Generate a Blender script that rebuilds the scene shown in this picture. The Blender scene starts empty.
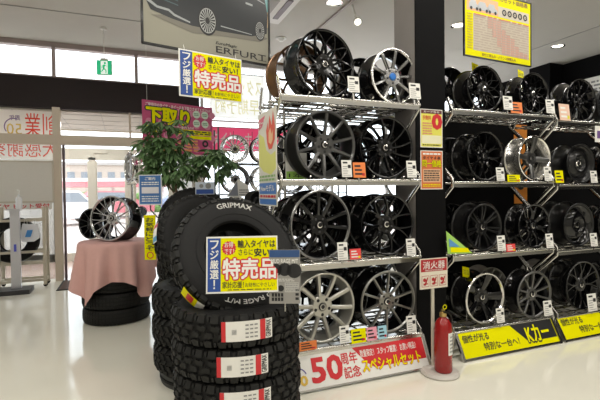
import bpy, math, random
from mathutils import Vector, Matrix
random.seed(7)
PI = math.pi
S = bpy.context.scene
C = S.collection

# ------------------------------------------------------------------ camera, world, lights, exposure
H = 1.35
_y, _p, _r = math.radians(21.85), math.radians(1.1), math.radians(0.7)
cam = bpy.data.cameras.new('camera'); cam.lens = 440 / 600 * 36; cam.sensor_width = 36
cam.clip_start = .05; cam.clip_end = 300
co = bpy.data.objects.new('camera', cam); C.objects.link(co)
co.matrix_world = Matrix.Translation((0, 0, H)) @ Matrix.Rotation(-_y, 4, 'Z') @ Matrix.Rotation(PI / 2 - _p, 4, 'X') @ Matrix.Rotation(-_r, 4, 'Z')
S.camera = co
w = bpy.data.worlds.new('sky'); S.world = w; w.use_nodes = True
w.node_tree.nodes['Background'].inputs[0].default_value = (.92, .96, 1, 1)
w.node_tree.nodes['Background'].inputs[1].default_value = 4.0
S.view_settings.view_transform = 'Standard'; S.view_settings.look = 'None'
S.view_settings.exposure = 0.0; S.view_settings.gamma = 1
S.cycles.max_bounces = 7; S.cycles.sample_clamp_indirect = 6
CEIL = 3.7
LAMP = 20
def area(name, loc, sx, sy, e, col=(1, .96, .89), rot=(0, 0, 0)):
    l = bpy.data.lights.new(name, 'AREA'); l.shape = 'RECTANGLE'; l.size = sx; l.size_y = sy; l.energy = e; l.color = col
    o = bpy.data.objects.new(name, l); C.objects.link(o); o.location = loc; o.rotation_euler = rot
    return o
for _v in (-1.6, .5, 2.35):
    for _u in (-1.6, .3, 2.2, 4.1, 6.0):
        area('ceiling_lamp_light', (_u, _v, CEIL - .03), 1.2, .22, LAMP)
for _u in (-1.6, 4.6):
    area('ceiling_lamp_light', (_u, 4.6, CEIL - .03), 1.2, .22, LAMP * .7)
area('vestibule_lamp_light', (-.6, 8.9, 2.6), 1.0, .2, 24)

# ------------------------------------------------------------------ materials
_m = {}
def mat(name, col, rough=.5, metal=0, spec=.5, coat=0, emit=0, noise=0, nscale=30, bump=0, trans=0, alpha=1, bscale=None):
    if name in _m: return _m[name]
    m = bpy.data.materials.new(name); m.use_nodes = True
    nt = m.node_tree; b = nt.nodes['Principled BSDF']; I = b.inputs
    I['Base Color'].default_value = (*col, 1); I['Roughness'].default_value = rough; I['Metallic'].default_value = metal
    I['Specular IOR Level'].default_value = spec; I['Coat Weight'].default_value = coat; I['Coat Roughness'].default_value = .05
    I['Transmission Weight'].default_value = trans; I['Alpha'].default_value = alpha
    if emit: I['Emission Color'].default_value = (*col, 1); I['Emission Strength'].default_value = emit
    if noise or bump:
        tc = nt.nodes.new('ShaderNodeTexCoord'); n = nt.nodes.new('ShaderNodeTexNoise'); n.inputs['Scale'].default_value = nscale
        n.inputs['Detail'].default_value = 4
        nt.links.new(tc.outputs['Object'], n.inputs['Vector'])
        if noise:
            mx = nt.nodes.new('ShaderNodeMix'); mx.data_type = 'RGBA'
            mx.inputs['A'].default_value = (*[c * (1 - noise) for c in col], 1); mx.inputs['B'].default_value = (*[min(1, c * (1 + noise)) for c in col], 1)
            nt.links.new(n.outputs['Fac'], mx.inputs['Factor']); nt.links.new(mx.outputs['Result'], I['Base Color'])
        if bump:
            n2 = n
            if bscale:
                n2 = nt.nodes.new('ShaderNodeTexNoise'); n2.inputs['Scale'].default_value = bscale; nt.links.new(tc.outputs['Object'], n2.inputs['Vector'])
            bp = nt.nodes.new('ShaderNodeBump'); bp.inputs['Strength'].default_value = bump; bp.inputs['Distance'].default_value = .01
            nt.links.new(n2.outputs['Fac'], bp.inputs['Height']); nt.links.new(bp.outputs['Normal'], I['Normal'])
    _m[name] = m
    return m
def glass(name='window_glass', tint=(.97, .99, 1), mixf=.08):
    if name in _m: return _m[name]
    m = bpy.data.materials.new(name); m.use_nodes = True; nt = m.node_tree
    nt.nodes.remove(nt.nodes['Principled BSDF']); out = nt.nodes['Material Output']
    t = nt.nodes.new('ShaderNodeBsdfTransparent'); t.inputs[0].default_value = (*tint, 1)
    g = nt.nodes.new('ShaderNodeBsdfGlossy'); g.inputs['Roughness'].default_value = .02
    mx = nt.nodes.new('ShaderNodeMixShader'); mx.inputs[0].default_value = mixf
    nt.links.new(t.outputs[0], mx.inputs[1]); nt.links.new(g.outputs[0], mx.inputs[2]); nt.links.new(mx.outputs[0], out.inputs[0])
    _m[name] = m
    return m
def translucent(name, col, f=.6):
    if name in _m: return _m[name]
    m = bpy.data.materials.new(name); m.use_nodes = True; nt = m.node_tree
    nt.nodes.remove(nt.nodes['Principled BSDF']); out = nt.nodes['Material Output']
    a = nt.nodes.new('ShaderNodeBsdfDiffuse'); a.inputs[0].default_value = (*col, 1)
    t = nt.nodes.new('ShaderNodeBsdfTranslucent'); t.inputs[0].default_value = (*col, 1)
    mx = nt.nodes.new('ShaderNodeMixShader'); mx.inputs[0].default_value = f
    nt.links.new(a.outputs[0], mx.inputs[1]); nt.links.new(t.outputs[0], mx.inputs[2]); nt.links.new(mx.outputs[0], out.inputs[0])
    _m[name] = m
    return m
WHITE = mat('white_paper', (.82, .81, .77), .55)
PLAIN = mat('white_plastic', (.75, .74, .70), .4)
BLACKINK = mat('black_ink', (.012, .012, .013), .5)
RED = mat('sign_red', (.62, .022, .03), .4)
YEL = mat('sign_yellow', (.80, .76, .0), .5, 0, .06)
BLUE = mat('sign_blue', (.02, .07, .30), .4)
GREYINK = mat('grey_ink', (.25, .25, .25), .5)
CHROME = mat('chrome_tube', (.60, .59, .56), .22, 1)
DARKSTEEL = mat('dark_steel', (.10, .10, .105), .35, .8)
RUBBER = mat('tyre_rubber', (.007, .007, .007), .6, 0, .25, noise=.25, nscale=60)
TREADRUB = mat('tread_rubber', (.013, .013, .012), .65, 0, .3, noise=.35, nscale=90)
GLOSSBLACK = mat('gloss_black_paint', (.004, .004, .0045), .10, 0, .45, coat=.25)
SATINBLACK = mat('satin_black_paint', (.007, .007, .0075), .28, 0, .4, coat=.1)
GUNMETAL = mat('gunmetal_paint', (.13, .13, .128), .3, .85, coat=.3)
DARKGUN = mat('dark_gunmetal_paint', (.055, .055, .056), .28, .8, coat=.3)
SILVER = mat('silver_paint', (.47, .46, .42), .3, .8, coat=.2)
BRIGHT = mat('polished_alloy', (.80, .79, .77), .14, 1)
BRONZE = mat('bronze_paint', (.16, .09, .05), .28, .8, coat=.3)

# ------------------------------------------------------------------ mesh collecting helper
class MB:
    def __init__(s): s.v = []; s.f = []; s.mi = []; s.cur = 0
    def add(s, vs, fs, M=None):
        n = len(s.v)
        s.v += [tuple(M @ Vector(p)) if M else tuple(p) for p in vs]
        s.f += [tuple(i + n for i in f) for f in fs]; s.mi += [s.cur] * len(fs)
        return s
    def box(s, c, d, M=None, b=0):
        x, y, z = [k / 2 for k in d]
        vs = [(c[0] + i * x, c[1] + j * y, c[2] + k * z) for i in (-1, 1) for j in (-1, 1) for k in (-1, 1)]
        return s.add(vs, [(0, 1, 3, 2), (4, 6, 7, 5), (0, 4, 5, 1), (2, 3, 7, 6), (0, 2, 6, 4), (1, 5, 7, 3)], M)
    def quad(s, x0, x1, z0, z1, y=0, M=None):
        return s.add([(x0, y, z0), (x1, y, z0), (x1, y, z1), (x0, y, z1)], [(0, 1, 2, 3)], M)
    def poly(s, pts, y=0, M=None):
        return s.add([(p[0], y, p[1]) for p in pts], [tuple(range(len(pts)))], M)
    def prism(s, pts, y0, y1, M=None):
        n = len(pts)
        return s.add([(p[0], y0, p[1]) for p in pts] + [(p[0], y1, p[1]) for p in pts],
                     [tuple(range(n)), tuple(range(2 * n - 1, n - 1, -1))] + [((i + 1) % n, i, i + n, (i + 1) % n + n) for i in range(n)], M)
    def disc(s, x, z, r, y=0, n=24, rz=None):
        return s.poly([(x + r * math.cos(2 * PI * i / n), z + (rz or r) * math.sin(2 * PI * i / n)) for i in range(n)], y)
    def ring(s, x, z, r0, r1, y=0, n=28, a0=0, a1=2 * PI):
        vs = []; fs = []
        for i in range(n + 1):
            a = a0 + (a1 - a0) * i / n
            vs += [(x + r0 * math.cos(a), y, z + r0 * math.sin(a)), (x + r1 * math.cos(a), y, z + r1 * math.sin(a))]
        for i in range(n): fs.append((2 * i, 2 * i + 1, 2 * i + 3, 2 * i + 2))
        return s.add(vs, fs)
    def tube(s, pts, r, n=8, M=None, flat=1, up=None):
        pts = [Vector(p) for p in pts]; vs = []; fs = []
        for i, p in enumerate(pts):
            d = (pts[min(i + 1, len(pts) - 1)] - pts[max(i - 1, 0)]).normalized()
            a = Vector(up) if up else d.cross(Vector((0, 0, 1)) if abs(d.z) < .95 else Vector((0, 1, 0))).normalized(); b = d.cross(a)
            rr = r[i] if isinstance(r, (list, tuple)) else r
            vs += [p + rr * (math.cos(2 * PI * k / n) * a * flat + math.sin(2 * PI * k / n) * b) for k in range(n)]
        m = len(pts)
        for i in range(m - 1):
            for k in range(n): fs.append((i * n + k, i * n + (k + 1) % n, (i + 1) * n + (k + 1) % n, (i + 1) * n + k))
        fs += [tuple(range(n - 1, -1, -1)), tuple((m - 1) * n + k for k in range(n))]
        return s.add(vs, fs, M)
    def lathe(s, prof, n=48, axis='z', closed=False, M=None):
        vs = []; fs = []; m = len(prof)
        for i in range(n):
            a = 2 * PI * i / n; c, q = math.cos(a), math.sin(a)
            vs += [(r * c, r * q, h) if axis == 'z' else (r * c, h, r * q) for r, h in prof]
        for i in range(n):
            j = (i + 1) % n
            for k in range(m if closed else m - 1):
                l = (k + 1) % m
                fs.append((i * m + k, j * m + k, j * m + l, i * m + l))
        return s.add(vs, fs, M)
    def mesh(s, name, m, smooth=True, angle=35):
        me = bpy.data.meshes.new(name); me.from_pydata(s.v, [], s.f)
        for x in (m if isinstance(m, (list, tuple)) else [m]): me.materials.append(x)
        if isinstance(m, (list, tuple)): me.polygons.foreach_set('material_index', s.mi)
        me.validate(); me.update()
        if smooth:
            me.polygons.foreach_set('use_smooth', [True] * len(me.polygons)); me.set_sharp_from_angle(angle=math.radians(angle))
        return me
    def obj(s, name, m, parent=None, loc=(0, 0, 0), rot=(0, 0, 0), smooth=True, angle=35):
        return put(name, s.mesh(name, m, smooth, angle), parent, loc, rot)
def put(name, me, parent=None, loc=(0, 0, 0), rot=(0, 0, 0)):
    o = bpy.data.objects.new(name, me); C.objects.link(o); o.parent = parent; o.location = loc; o.rotation_euler = rot
    return o
def tag(o, label, cat, group=None, kind=None):
    o['label'] = label; o['category'] = cat
    if group: o['group'] = group
    if kind: o['kind'] = kind
    return o
def thing(name, label, cat, loc=(0, 0, 0), rot=(0, 0, 0), group=None, M=None):
    o = bpy.data.objects.new(name, None); C.objects.link(o); o.empty_display_size = .1
    if M is not None: o.matrix_world = M
    else: o.location = loc; o.rotation_euler = rot
    return tag(o, label, cat, group)
def struct(name, mb, m, parent=None, smooth=False, label=None):
    o = mb.obj(name, m, parent, smooth=smooth)
    if not parent: o['kind'] = 'structure'
    if label: o['label'] = label
    return o
_tc = {}
def text_geo(body, bold=.02, res=2):
    k = (body, bold, res)
    if k in _tc: return _tc[k]
    cu = bpy.data.curves.new('lettering', 'FONT'); cu.body = body; cu.size = 1; cu.offset = bold; cu.resolution_u = res
    cu.fill_mode = 'FRONT'
    cu.space_line = 1.0
    ob = bpy.data.objects.new('lettering', cu); C.objects.link(ob)
    dg = bpy.context.evaluated_depsgraph_get(); dg.update()
    me = ob.evaluated_get(dg).to_mesh()
    vs = [(v.co.x, v.co.y) for v in me.vertices]; fs = [tuple(p.vertices) for p in me.polygons]
    ob.evaluated_get(dg).to_mesh_clear()
    bpy.data.objects.remove(ob); bpy.data.curves.remove(cu)
    _tc[k] = (vs, fs)
    return vs, fs
def text(mb, body, x0, x1, z0, z1, y=0, bold=.02, vertical=False, mirror=False, M=None, fn=None, grow=0, shear=0):
    """letters filling the box x0..x1, z0..z1; grow widens the strokes for an outline that shares the same box"""
    if vertical:
        n = len(body)
        for i, ch in enumerate(body):
            h = (z1 - z0) / n
            xm, hw = (x0 + x1) / 2, (x1 - x0) / 2 * (.16 if ch in '！!' else 1)
            text(mb, ch, xm - hw, xm + hw, z1 - h * (i + .94), z1 - h * (i + .06), y, bold, M=M, grow=grow)
        return mb
    bv, fs0 = text_geo(body, 0)
    if not bv: return mb
    xs = [p[0] for p in bv]; ys = [p[1] for p in bv]; a, b, c, d = min(xs), max(xs), min(ys), max(ys)
    kx = (x1 - x0) / max(b - a, 1e-6); kz = (z1 - z0) / max(d - c, 1e-6)
    rad = bold * .8 + grow; n = 0 if rad <= 0 else (8 if not grow else 12)
    shifts = [(0, 0)] + [(rad * math.cos(2 * PI * i / n), rad * math.sin(2 * PI * i / n)) for i in range(n)]
    if grow: shifts += [(rad * .5 * math.cos(2 * PI * i / 8), rad * .5 * math.sin(2 * PI * i / 8)) for i in range(8)]
    if n and rad < .045 and not grow: shifts = shifts[::2] if n == 8 else shifts
    kk = min(kx, kz)
    for i, (sx, sz) in enumerate(shifts):
        out = []; yi = y - 2e-5 * i
        for px, py in bv:
            t = (px - a) * kx; q = (py - c) / max(d - c, 1e-6)
            if mirror: t = (x1 - x0) - t
            x, z = x0 + t + shear * (q - .5) + sx * kk, z0 + (py - c) * kz + sz * kk
            out.append(fn(x, z) if fn else (x, yi, z))
        mb.add(out, [tuple(reversed(f)) for f in fs0] if mirror else fs0, M)
    return mb

# ------------------------------------------------------------------ room shell
FLOOR = mat('polished_vinyl_floor', (.79, .77, .67), .10, 0, .5, noise=.05, nscale=1.3, bump=.02, bscale=5)
CEILM = mat('ceiling_board', (.55, .52, .47), .8, noise=.03, nscale=4)
WALLM = mat('white_wall', (.52, .51, .48), .7, noise=.02, nscale=5)
BLKWALL = mat('black_wall_panel', (.0055, .0055, .006), .65, 0, .06, noise=.2, nscale=8)
BAND = mat('dark_brown_band', (.026, .019, .020), .5, 0, .2, noise=.1, nscale=6)
ALU = mat('cream_aluminium_frame', (.62, .57, .48), .4, .1)
PINKFR = mat('mauve_metal_frame', (.40, .33, .32), .45, .2)
WV = 7.8                                                       # shopfront plane
struct('floor', MB().box((2.4, 2.4, -.05), (11, 11.2, .1)), FLOOR)
struct('ceiling', MB().box((2.4, 2.2, CEIL + .05), (11, 11.4, .1)), CEILM)
jt = MB()
jt.box((-1.0, 6.42, CEIL - .004), (3.9, .018, .008)); jt.box((6.45, 3.4, CEIL - .004), (.018, 8.4, .008))
struct('trim_1', jt, mat('joint_grey', (.42, .40, .38), .6))
struct('wall_left', MB().box((-3.05, 2.3, CEIL / 2), (.1, 11, CEIL)), WALLM)
struct('wall_back', MB().box((2.4, -3.15, CEIL / 2), (11, .1, CEIL)), WALLM)
struct('wall_right', MB().box((7.85, 2.3, CEIL / 2), (.1, 11, CEIL)), BLKWALL)
struct('trim_2', MB().box((7.62, 6.15, CEIL / 2), (.36, .45, CEIL)), BLKWALL)
# shopfront: clerestory, dark band, glass below
fr = MB()
fr.box((-.9, WV, 3.66), (4.3, .12, .08)); fr.box((-.9, WV, 3.165), (4.3, .1, .03))
for u in (-2.6, -.965, .234, 1.25): fr.box((u, WV - .01, 3.4), (.05, .1, .48))
struct('trim_3', fr, PINKFR)
struct('wall_front', MB().box((-.9, WV, 2.92), (4.3, .1, .48)), BAND)
struct('window_1', MB().box((-.9, WV + .02, 3.4), (4.3, .012, .46)), glass('window_glass'))
post = MB()
post.box((-.945, WV - .02, 1.35), (.11, .1, 2.7)); post.box((-.75, WV - .01, 2.2), (3.9, .09, .15))
post.box((1.22, WV - .01, 1.35), (.08, .09, 2.7)); post.box((.12, WV, 2.5), (.03, .05, .5))
struct('trim_4', post, mat('white_metal_frame', (.66, .57, .46), .35))
struct('trim_5', MB().box((-.86, WV, 1.1), (.035, .06, 2.2)), mat('dark_door_edge', (.12, .08, .09), .4))
struct('window_2', MB().box((.2, WV + .03, 1.09), (1.96, .01, 2.16)), glass('window_glass'))
struct('window_3', MB().box((-2.0, WV + .03, 1.09), (2.0, .01, 2.16)), glass('window_glass'))
# wide shop window behind the racks
fr = MB()
for u in (1.3, 2.55, 3.8, 5.05, 6.3, 7.55): fr.box((u, WV, 2.0), (.05, .08, 3.3))
for z in (.42, 3.64): fr.box((4.45, WV, z), (6.6, .1, .08))
fr.box((4.45, WV, 2.62), (6.6, .05, .03))
struct('trim_6', fr, mat('pale_metal_frame', (.62, .60, .60), .4))
struct('wall_below_window', MB().box((4.5, WV, .2), (6.7, .1, .4)), WALLM)
struct('window_4', MB().box((4.5, WV + .02, 2.0), (6.6, .012, 3.2)), glass('window_glass'))
# vestibule beyond the glass and the outer doors
ct = MB(); ct.box((-.9, 8.95, 2.70), (4.2, 2.2, .08))
struct('ceiling_vestibule', ct, CEILM)
g = MB()
for i in range(6): g.box((-2.8 + i * .62, 8.9, 2.657), (.012, 2.1, .006))
for j in range(4): g.box((-.9, 8.1 + j * .55, 2.657), (4.2, .012, .006))
struct('trim_7', g, mat('joint_grey', (.42, .40, .38), .6))
OV = 10.0
of = MB()
of.box((-.75, OV, 2.165), (4.1, .1, .23)); of.box((-.75, OV, 2.66), (4.1, .1, .05))
for u, wd in ((-1.23, .13), (-.585, .13), (.14, .17), (1.0, .15)): of.box((u, OV, 1.05), (wd, .1, 2.1))
of.box((-.75, OV, .06), (4.1, .1, .2)); of.box((-.42, OV - .07, 2.22), (.25, .06, .07))
struct('trim_8', of, ALU)
struct('window_5', MB().box((-.75, OV, 2.46), (4.1, .012, .36)), glass('window_glass'))
for i, (a, b) in enumerate(((-1.165, -.65), (-.52, .055), (.225, .93))):
    d = struct('door_%d' % (i + 1), MB().box(((a + b) / 2, OV, 1.08), (b - a, .012, 1.86)), glass('window_glass'))
    f2 = MB()
    for u in (a + .012, b - .012): f2.box((u, OV - .01, 1.08), (.024, .04, 1.9))
    f2.obj('door_frame', ALU, d, smooth=False)
struct('wall_vestibule', MB().box((-2.15, OV, 1.1), (1.75, .1, 2.2)), WALLM)
struct('floor_vestibule', MB().box((-.9, 8.95, -.05), (4.2, 2.3, .098)), mat('vestibule_tile', (.50, .36, .30), .25, noise=.12, nscale=9))
struct('wall_vestibule_side', MB().box((1.15, 8.9, 1.35), (.08, 2.2, 2.7)), WALLM)
struct('ground_outside', MB().box((0, 40, -.08), (120, 60, .1)), mat('pale_paving', (.55, .45, .40), .8, noise=.1, nscale=2))
# far building and canopy across the car park
b = thing('building', 'long beige low building across the car park beyond the glass doors', 'building', (-1.5, 46, 0))
BEI = mat('beige_wall', (.48, .39, .33), .8, noise=.05, nscale=1)
MB().box((0, 0, 2.0), (9, 4, 4.0)).obj('wall', BEI, b, smooth=False)
MB().box((0, 0, 4.1), (9.4, 4.4, .25)).obj('roof', mat('roof_grey', (.4, .36, .34), .7), b, smooth=False)
for i in range(8): MB().box((-3.9 + i * 1.1, -2.02, 2.9), (.6, .06, .9)).obj('window', mat('dark_pane', (.2, .22, .25), .2), b, smooth=False)
b = thing('canopy', 'red and white roadside canopy across the car park', 'canopy', (-.6, 30, 0))
MB().box((0, 0, 1.95), (6.5, 2, .35)).obj('roof', mat('canopy_red', (.70, .22, .24), .5), b, smooth=False)
MB().box((0, 0, 2.2), (6.6, 2.1, .2)).obj('roof_edge', WHITE, b, smooth=False)
for x in (-3, 0, 3): MB().box((x, 0, .9), (.15, .15, 1.8)).obj('post', WHITE, b, smooth=False)
h = MB()
random.seed(3)
for i in range(60):
    c = (random.uniform(-4, 3), 34 + random.uniform(-.4, .4), random.uniform(.2, 1.3)); r = random.uniform(.2, .4)
    h.lathe([(0, -r), (r * .7, -r * .7), (r, 0), (r * .7, r * .7), (0, r)], 7, M=Matrix.Translation(c))
tag(h.obj('hedge', mat('hedge_green', (.16, .28, .08), .9, noise=.4, nscale=6)), 'green clipped hedge at the far edge of the car park', 'hedge')
def car(x, y, paint, label, yaw):
    t = thing('car', label, 'car', (x, y, 0), (0, 0, yaw), 'cars parked outside')
    body = [(-2, .3), (2, .3), (2.05, .7), (1.9, .9), (1.05, 1.0), (.5, 1.5), (-1.2, 1.52), (-1.9, 1.05), (-2.05, .7)]
    MB().prism(body, -.8, .8).obj('body', paint, t, smooth=False)
    for y2 in (-.81, .81):
        MB().prism([(.9, 1.0), (.45, 1.42), (-1.1, 1.44), (-1.6, 1.05)], y2 - .01, y2 + .01).obj('side_window', mat('dark_pane', (.2, .22, .25), .2), t, smooth=False)
        for x2 in (-1.25, 1.25): MB().lathe([(0, -.1), (.3, -.1), (.32, 0), (.3, .1), (0, .1)], 20, 'y', M=Matrix.Translation((x2, y2 * .95, .32))).obj('wheel', RUBBER, t)
car(-2.6, 22, mat('car_white', (.75, .75, .76), .3), 'white car parked beyond the outer door nearest the red banner', .5)
car(-.5, 27, mat('car_red', (.58, .16, .18), .3), 'red car parked outside beyond the second glass door', .3)
car(4.2, 27, mat('car_blue', (.25, .32, .45), .3), 'dark blue car parked outside past the second door', .4)
# pillar between the racks
struct('wall_pillar', MB().box((2.26, 2.995, CEIL / 2), (.276, .276, CEIL)), mat('lit_pillar_side', (.22, .20, .185), .6, noise=.04, nscale=6), smooth=False)  # window light on the pillar's side is put into this grey colour
struct('trim_9', MB().box((2.26, 2.85, CEIL / 2), (.28, .012, CEIL)), BLKWALL)
struct('wall_rack_backing', MB().box((5.1, 3.62, 1.06), (5.2, .05, 2.12)), BLKWALL)

# ------------------------------------------------------------------ ceiling fittings
for u, v, lab in ((2.48, 4.95, 'round chrome downlight in the ceiling above the upper black mesh wheel'),
                  (4.48, 5.02, 'round lit downlight beside the hanging yellow price chart'),
                  (6.70, 5.19, 'round chrome downlight near the black side wall')):
    t = thing('downlight', lab, 'downlight', (u, v, CEIL), group='ceiling downlights')
    MB().lathe([(.07, 0), (.085, -.002), (.105, -.012), (.11, -.004), (.11, 0)], 28).obj('trim_ring', BRIGHT, t)
    MB().lathe([(0, -.001), (.08, -.003), (.075, -.006), (0, -.005)], 24).obj('lens', mat('lamp_glow', (1, .93, .8), emit=3 if u == 4.48 else 3), t)
    l = bpy.data.lights.new('downlight_bulb', 'SPOT'); l.energy = 25; l.spot_size = 1.6; l.color = (1, .9, .75); l.shadow_soft_size = .06
    lo = bpy.data.objects.new('downlight_bulb', l); C.objects.link(lo); lo.parent = t; lo.location = (0, 0, -.03)
t = thing('track_light', 'spotlight on a thin ceiling track above the first wheel rack', 'track light', (2.69, 4.81, CEIL))
MB().box((-.04, .5, -.012), (.03, 1.6, .024)).obj('track', mat('track_grey', (.35, .30, .28), .5), t, smooth=False)
MB().tube([(.02, .1, -.02), (.1, .18, -.1)], .012).obj('arm', PLAIN, t)
A = Matrix.Translation((.14, .2, -.16)) @ Matrix.Rotation(.35, 4, 'Y') @ Matrix.Rotation(-.85, 4, 'X')
MB().lathe([(0, .07), (.03, .07), (.045, .03), (.055, -.06), (.05, -.06), (0, -.045)], 20, M=A).obj('lamp_head', PLAIN, t)
MB().lathe([(0, -.055), (.048, -.058)], 20, M=A).obj('lens', mat('lamp_glow', (1, .93, .8), emit=3), t)
t = thing('ceiling_air_conditioner', 'white ceiling cassette air conditioner above the wheel display', 'air conditioner', (1.55, 5.3, CEIL))
MB().box((0, 0, -.02), (.95, .95, .04)).obj('panel', PLAIN, t, smooth=False)
MB().box((0, 0, -.043), (.5, .5, .01)).obj('grille', mat('joint_grey', (.42, .40, .38), .6), t, smooth=False)
for k in range(4):
    MB().box((0, -.37, -.043), (.6, .07, .012)).obj('vent', DARKSTEEL, t, rot=(0, 0, k * PI / 2), smooth=False)
t = thing('smoke_detector', 'small white smoke detector on the ceiling above the bronze wheel', 'smoke detector', (2.28, 6.38, CEIL))
MB().lathe([(.08, 0), (.08, -.015), (.05, -.03), (.03, -.05), (0, -.052)], 24).obj('body', PLAIN, t)
# exit sign hung from the ceiling
EX = (-.218, 6.85, 3.035)
t = thing('exit_sign', 'green emergency exit sign with running figure hung on a thin rod', 'exit sign', EX, (0, 0, -.2))
t.scale = (.82, .82, .82)
MB().tube([(0, 0, .28), (0, 0, (CEIL - EX[2]) / .82)], .008).obj('rod', PLAIN, t)
MB().lathe([(.05, 0), (.05, -.03), (0, -.04)], 20, M=Matrix.Translation((0, 0, (CEIL - EX[2]) / .82))).obj('ceiling_rose', PLAIN, t)
MB().box((0, 0, .27), (.12, .06, .03)).obj('bracket', PLAIN, t, smooth=False)
MB().box((0, .012, .13), (.25, .04, .25)).obj('housing', PLAIN, t, smooth=False)
GRN = mat('exit_green', (.01, .50, .22), .4, emit=.5)
MB().quad(-.12, .12, .01, .25, -.0095).obj('face', GRN, t, smooth=False)
p = MB(); y = -.0105
p.quad(-.055, .055, .02, .24, y)
p.obj('doorway_symbol', mat('exit_white', (.9, .95, .9), .4, emit=.6), t, smooth=False)
p = MB(); y = -.0115
p.disc(.012, .205, .02, y)
for a, b2, wd in (((.0, .18), (-.012, .11), .03), ((-.012, .115), (.03, .08), .02), ((.03, .08), (.025, .03), .018), ((-.012, .11), (-.03, .07), .02), ((-.03, .07), (-.062, .06), .018),
                 ((.0, .175), (.045, .15), .014), ((0, .175), (-.035, .15), .014), ((-.035, .15), (-.04, .12), .013)):
    dx, dz = b2[0] - a[0], b2[1] - a[1]; L = math.hypot(dx, dz); nx, nz = -dz / L * wd / 2, dx / L * wd / 2
    p.poly([(a[0] + nx, a[1] + nz), (a[0] - nx, a[1] - nz), (b2[0] - nx, b2[1] - nz), (b2[0] + nx, b2[1] + nz)], y)
p.obj('running_figure', GRN, t, smooth=False)

# ------------------------------------------------------------------ wheels
_wm = {}
def spoke_mesh(R, sp):
    k = sp['kind']; r0, r1 = sp.get('r0', .045), R - .016
    dish = sp.get('dish', .03); th = sp.get('th', .02)
    def bar(mb, a0, a1, w0, w1, ra, rb, n=6, dd=0):
        vs = []; fs = []
        for i in range(n + 1):
            t = i / n; r = ra + (rb - ra) * t; a = a0 + (a1 - a0) * t; wd = w0 + (w1 - w0) * t
            q = (r - r0) / (r1 - r0); y = dish * (1 - q) ** 1.6 + .006 + dd
            c, s_ = math.cos(a), math.sin(a)
            for o, yy in ((-.5, y + th), (-.5, y + th * .35), (-.28, y), (.28, y), (.5, y + th * .35), (.5, y + th)):
                vs.append((r * c - o * wd * s_, yy, r * s_ + o * wd * c))
        for i in range(n):
            for j in range(6): fs.append((i * 6 + j, (i + 1) * 6 + j, (i + 1) * 6 + (j + 1) % 6, i * 6 + (j + 1) % 6))
        fs += [(0, 1, 2, 3, 4, 5), tuple(n * 6 + j for j in range(5, -1, -1))]
        mb.add(vs, fs)
    mb = MB(); n = sp['n']; st = 2 * PI / n; up = PI / 2
    w0, w1 = sp.get('w0', .024), sp.get('w1', .018)
    if k == 'straight': bar(mb, up, up, w0, w1, r0, r1)
    elif k == 'twist': bar(mb, up, up + .22, w0, w1, r0, r1)
    elif k == 'twin':
        g = sp.get('gap', .16) * st
        bar(mb, up - g * 1.2, up - g, w0, w1, r0, r1); bar(mb, up + g * 1.2, up + g, w0, w1, r0, r1)
    elif k == 'split':
        rm = r0 + (r1 - r0) * sp.get('at', .35); g = sp.get('gap', .25) * st
        bar(mb, up, up, w0 * 1.1, w0 * 1.2, r0, rm + .01, 3)
        bar(mb, up, up - g, w0 * .7, w1, rm - .01, r1); bar(mb, up, up + g, w0 * .7, w1, rm - .01, r1)
    elif k == 'mesh':
        rm = r0 + (r1 - r0) * .5
        bar(mb, up - st / 2, up, w0, w0, r0, rm + .008, 4); bar(mb, up + st / 2, up, w0, w0, r0, rm + .008, 4)
        bar(mb, up, up - st / 2, w0, w1, rm - .008, r1, 4); bar(mb, up, up + st / 2, w0, w1, rm - .008, r1, 4)
    return mb
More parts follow.
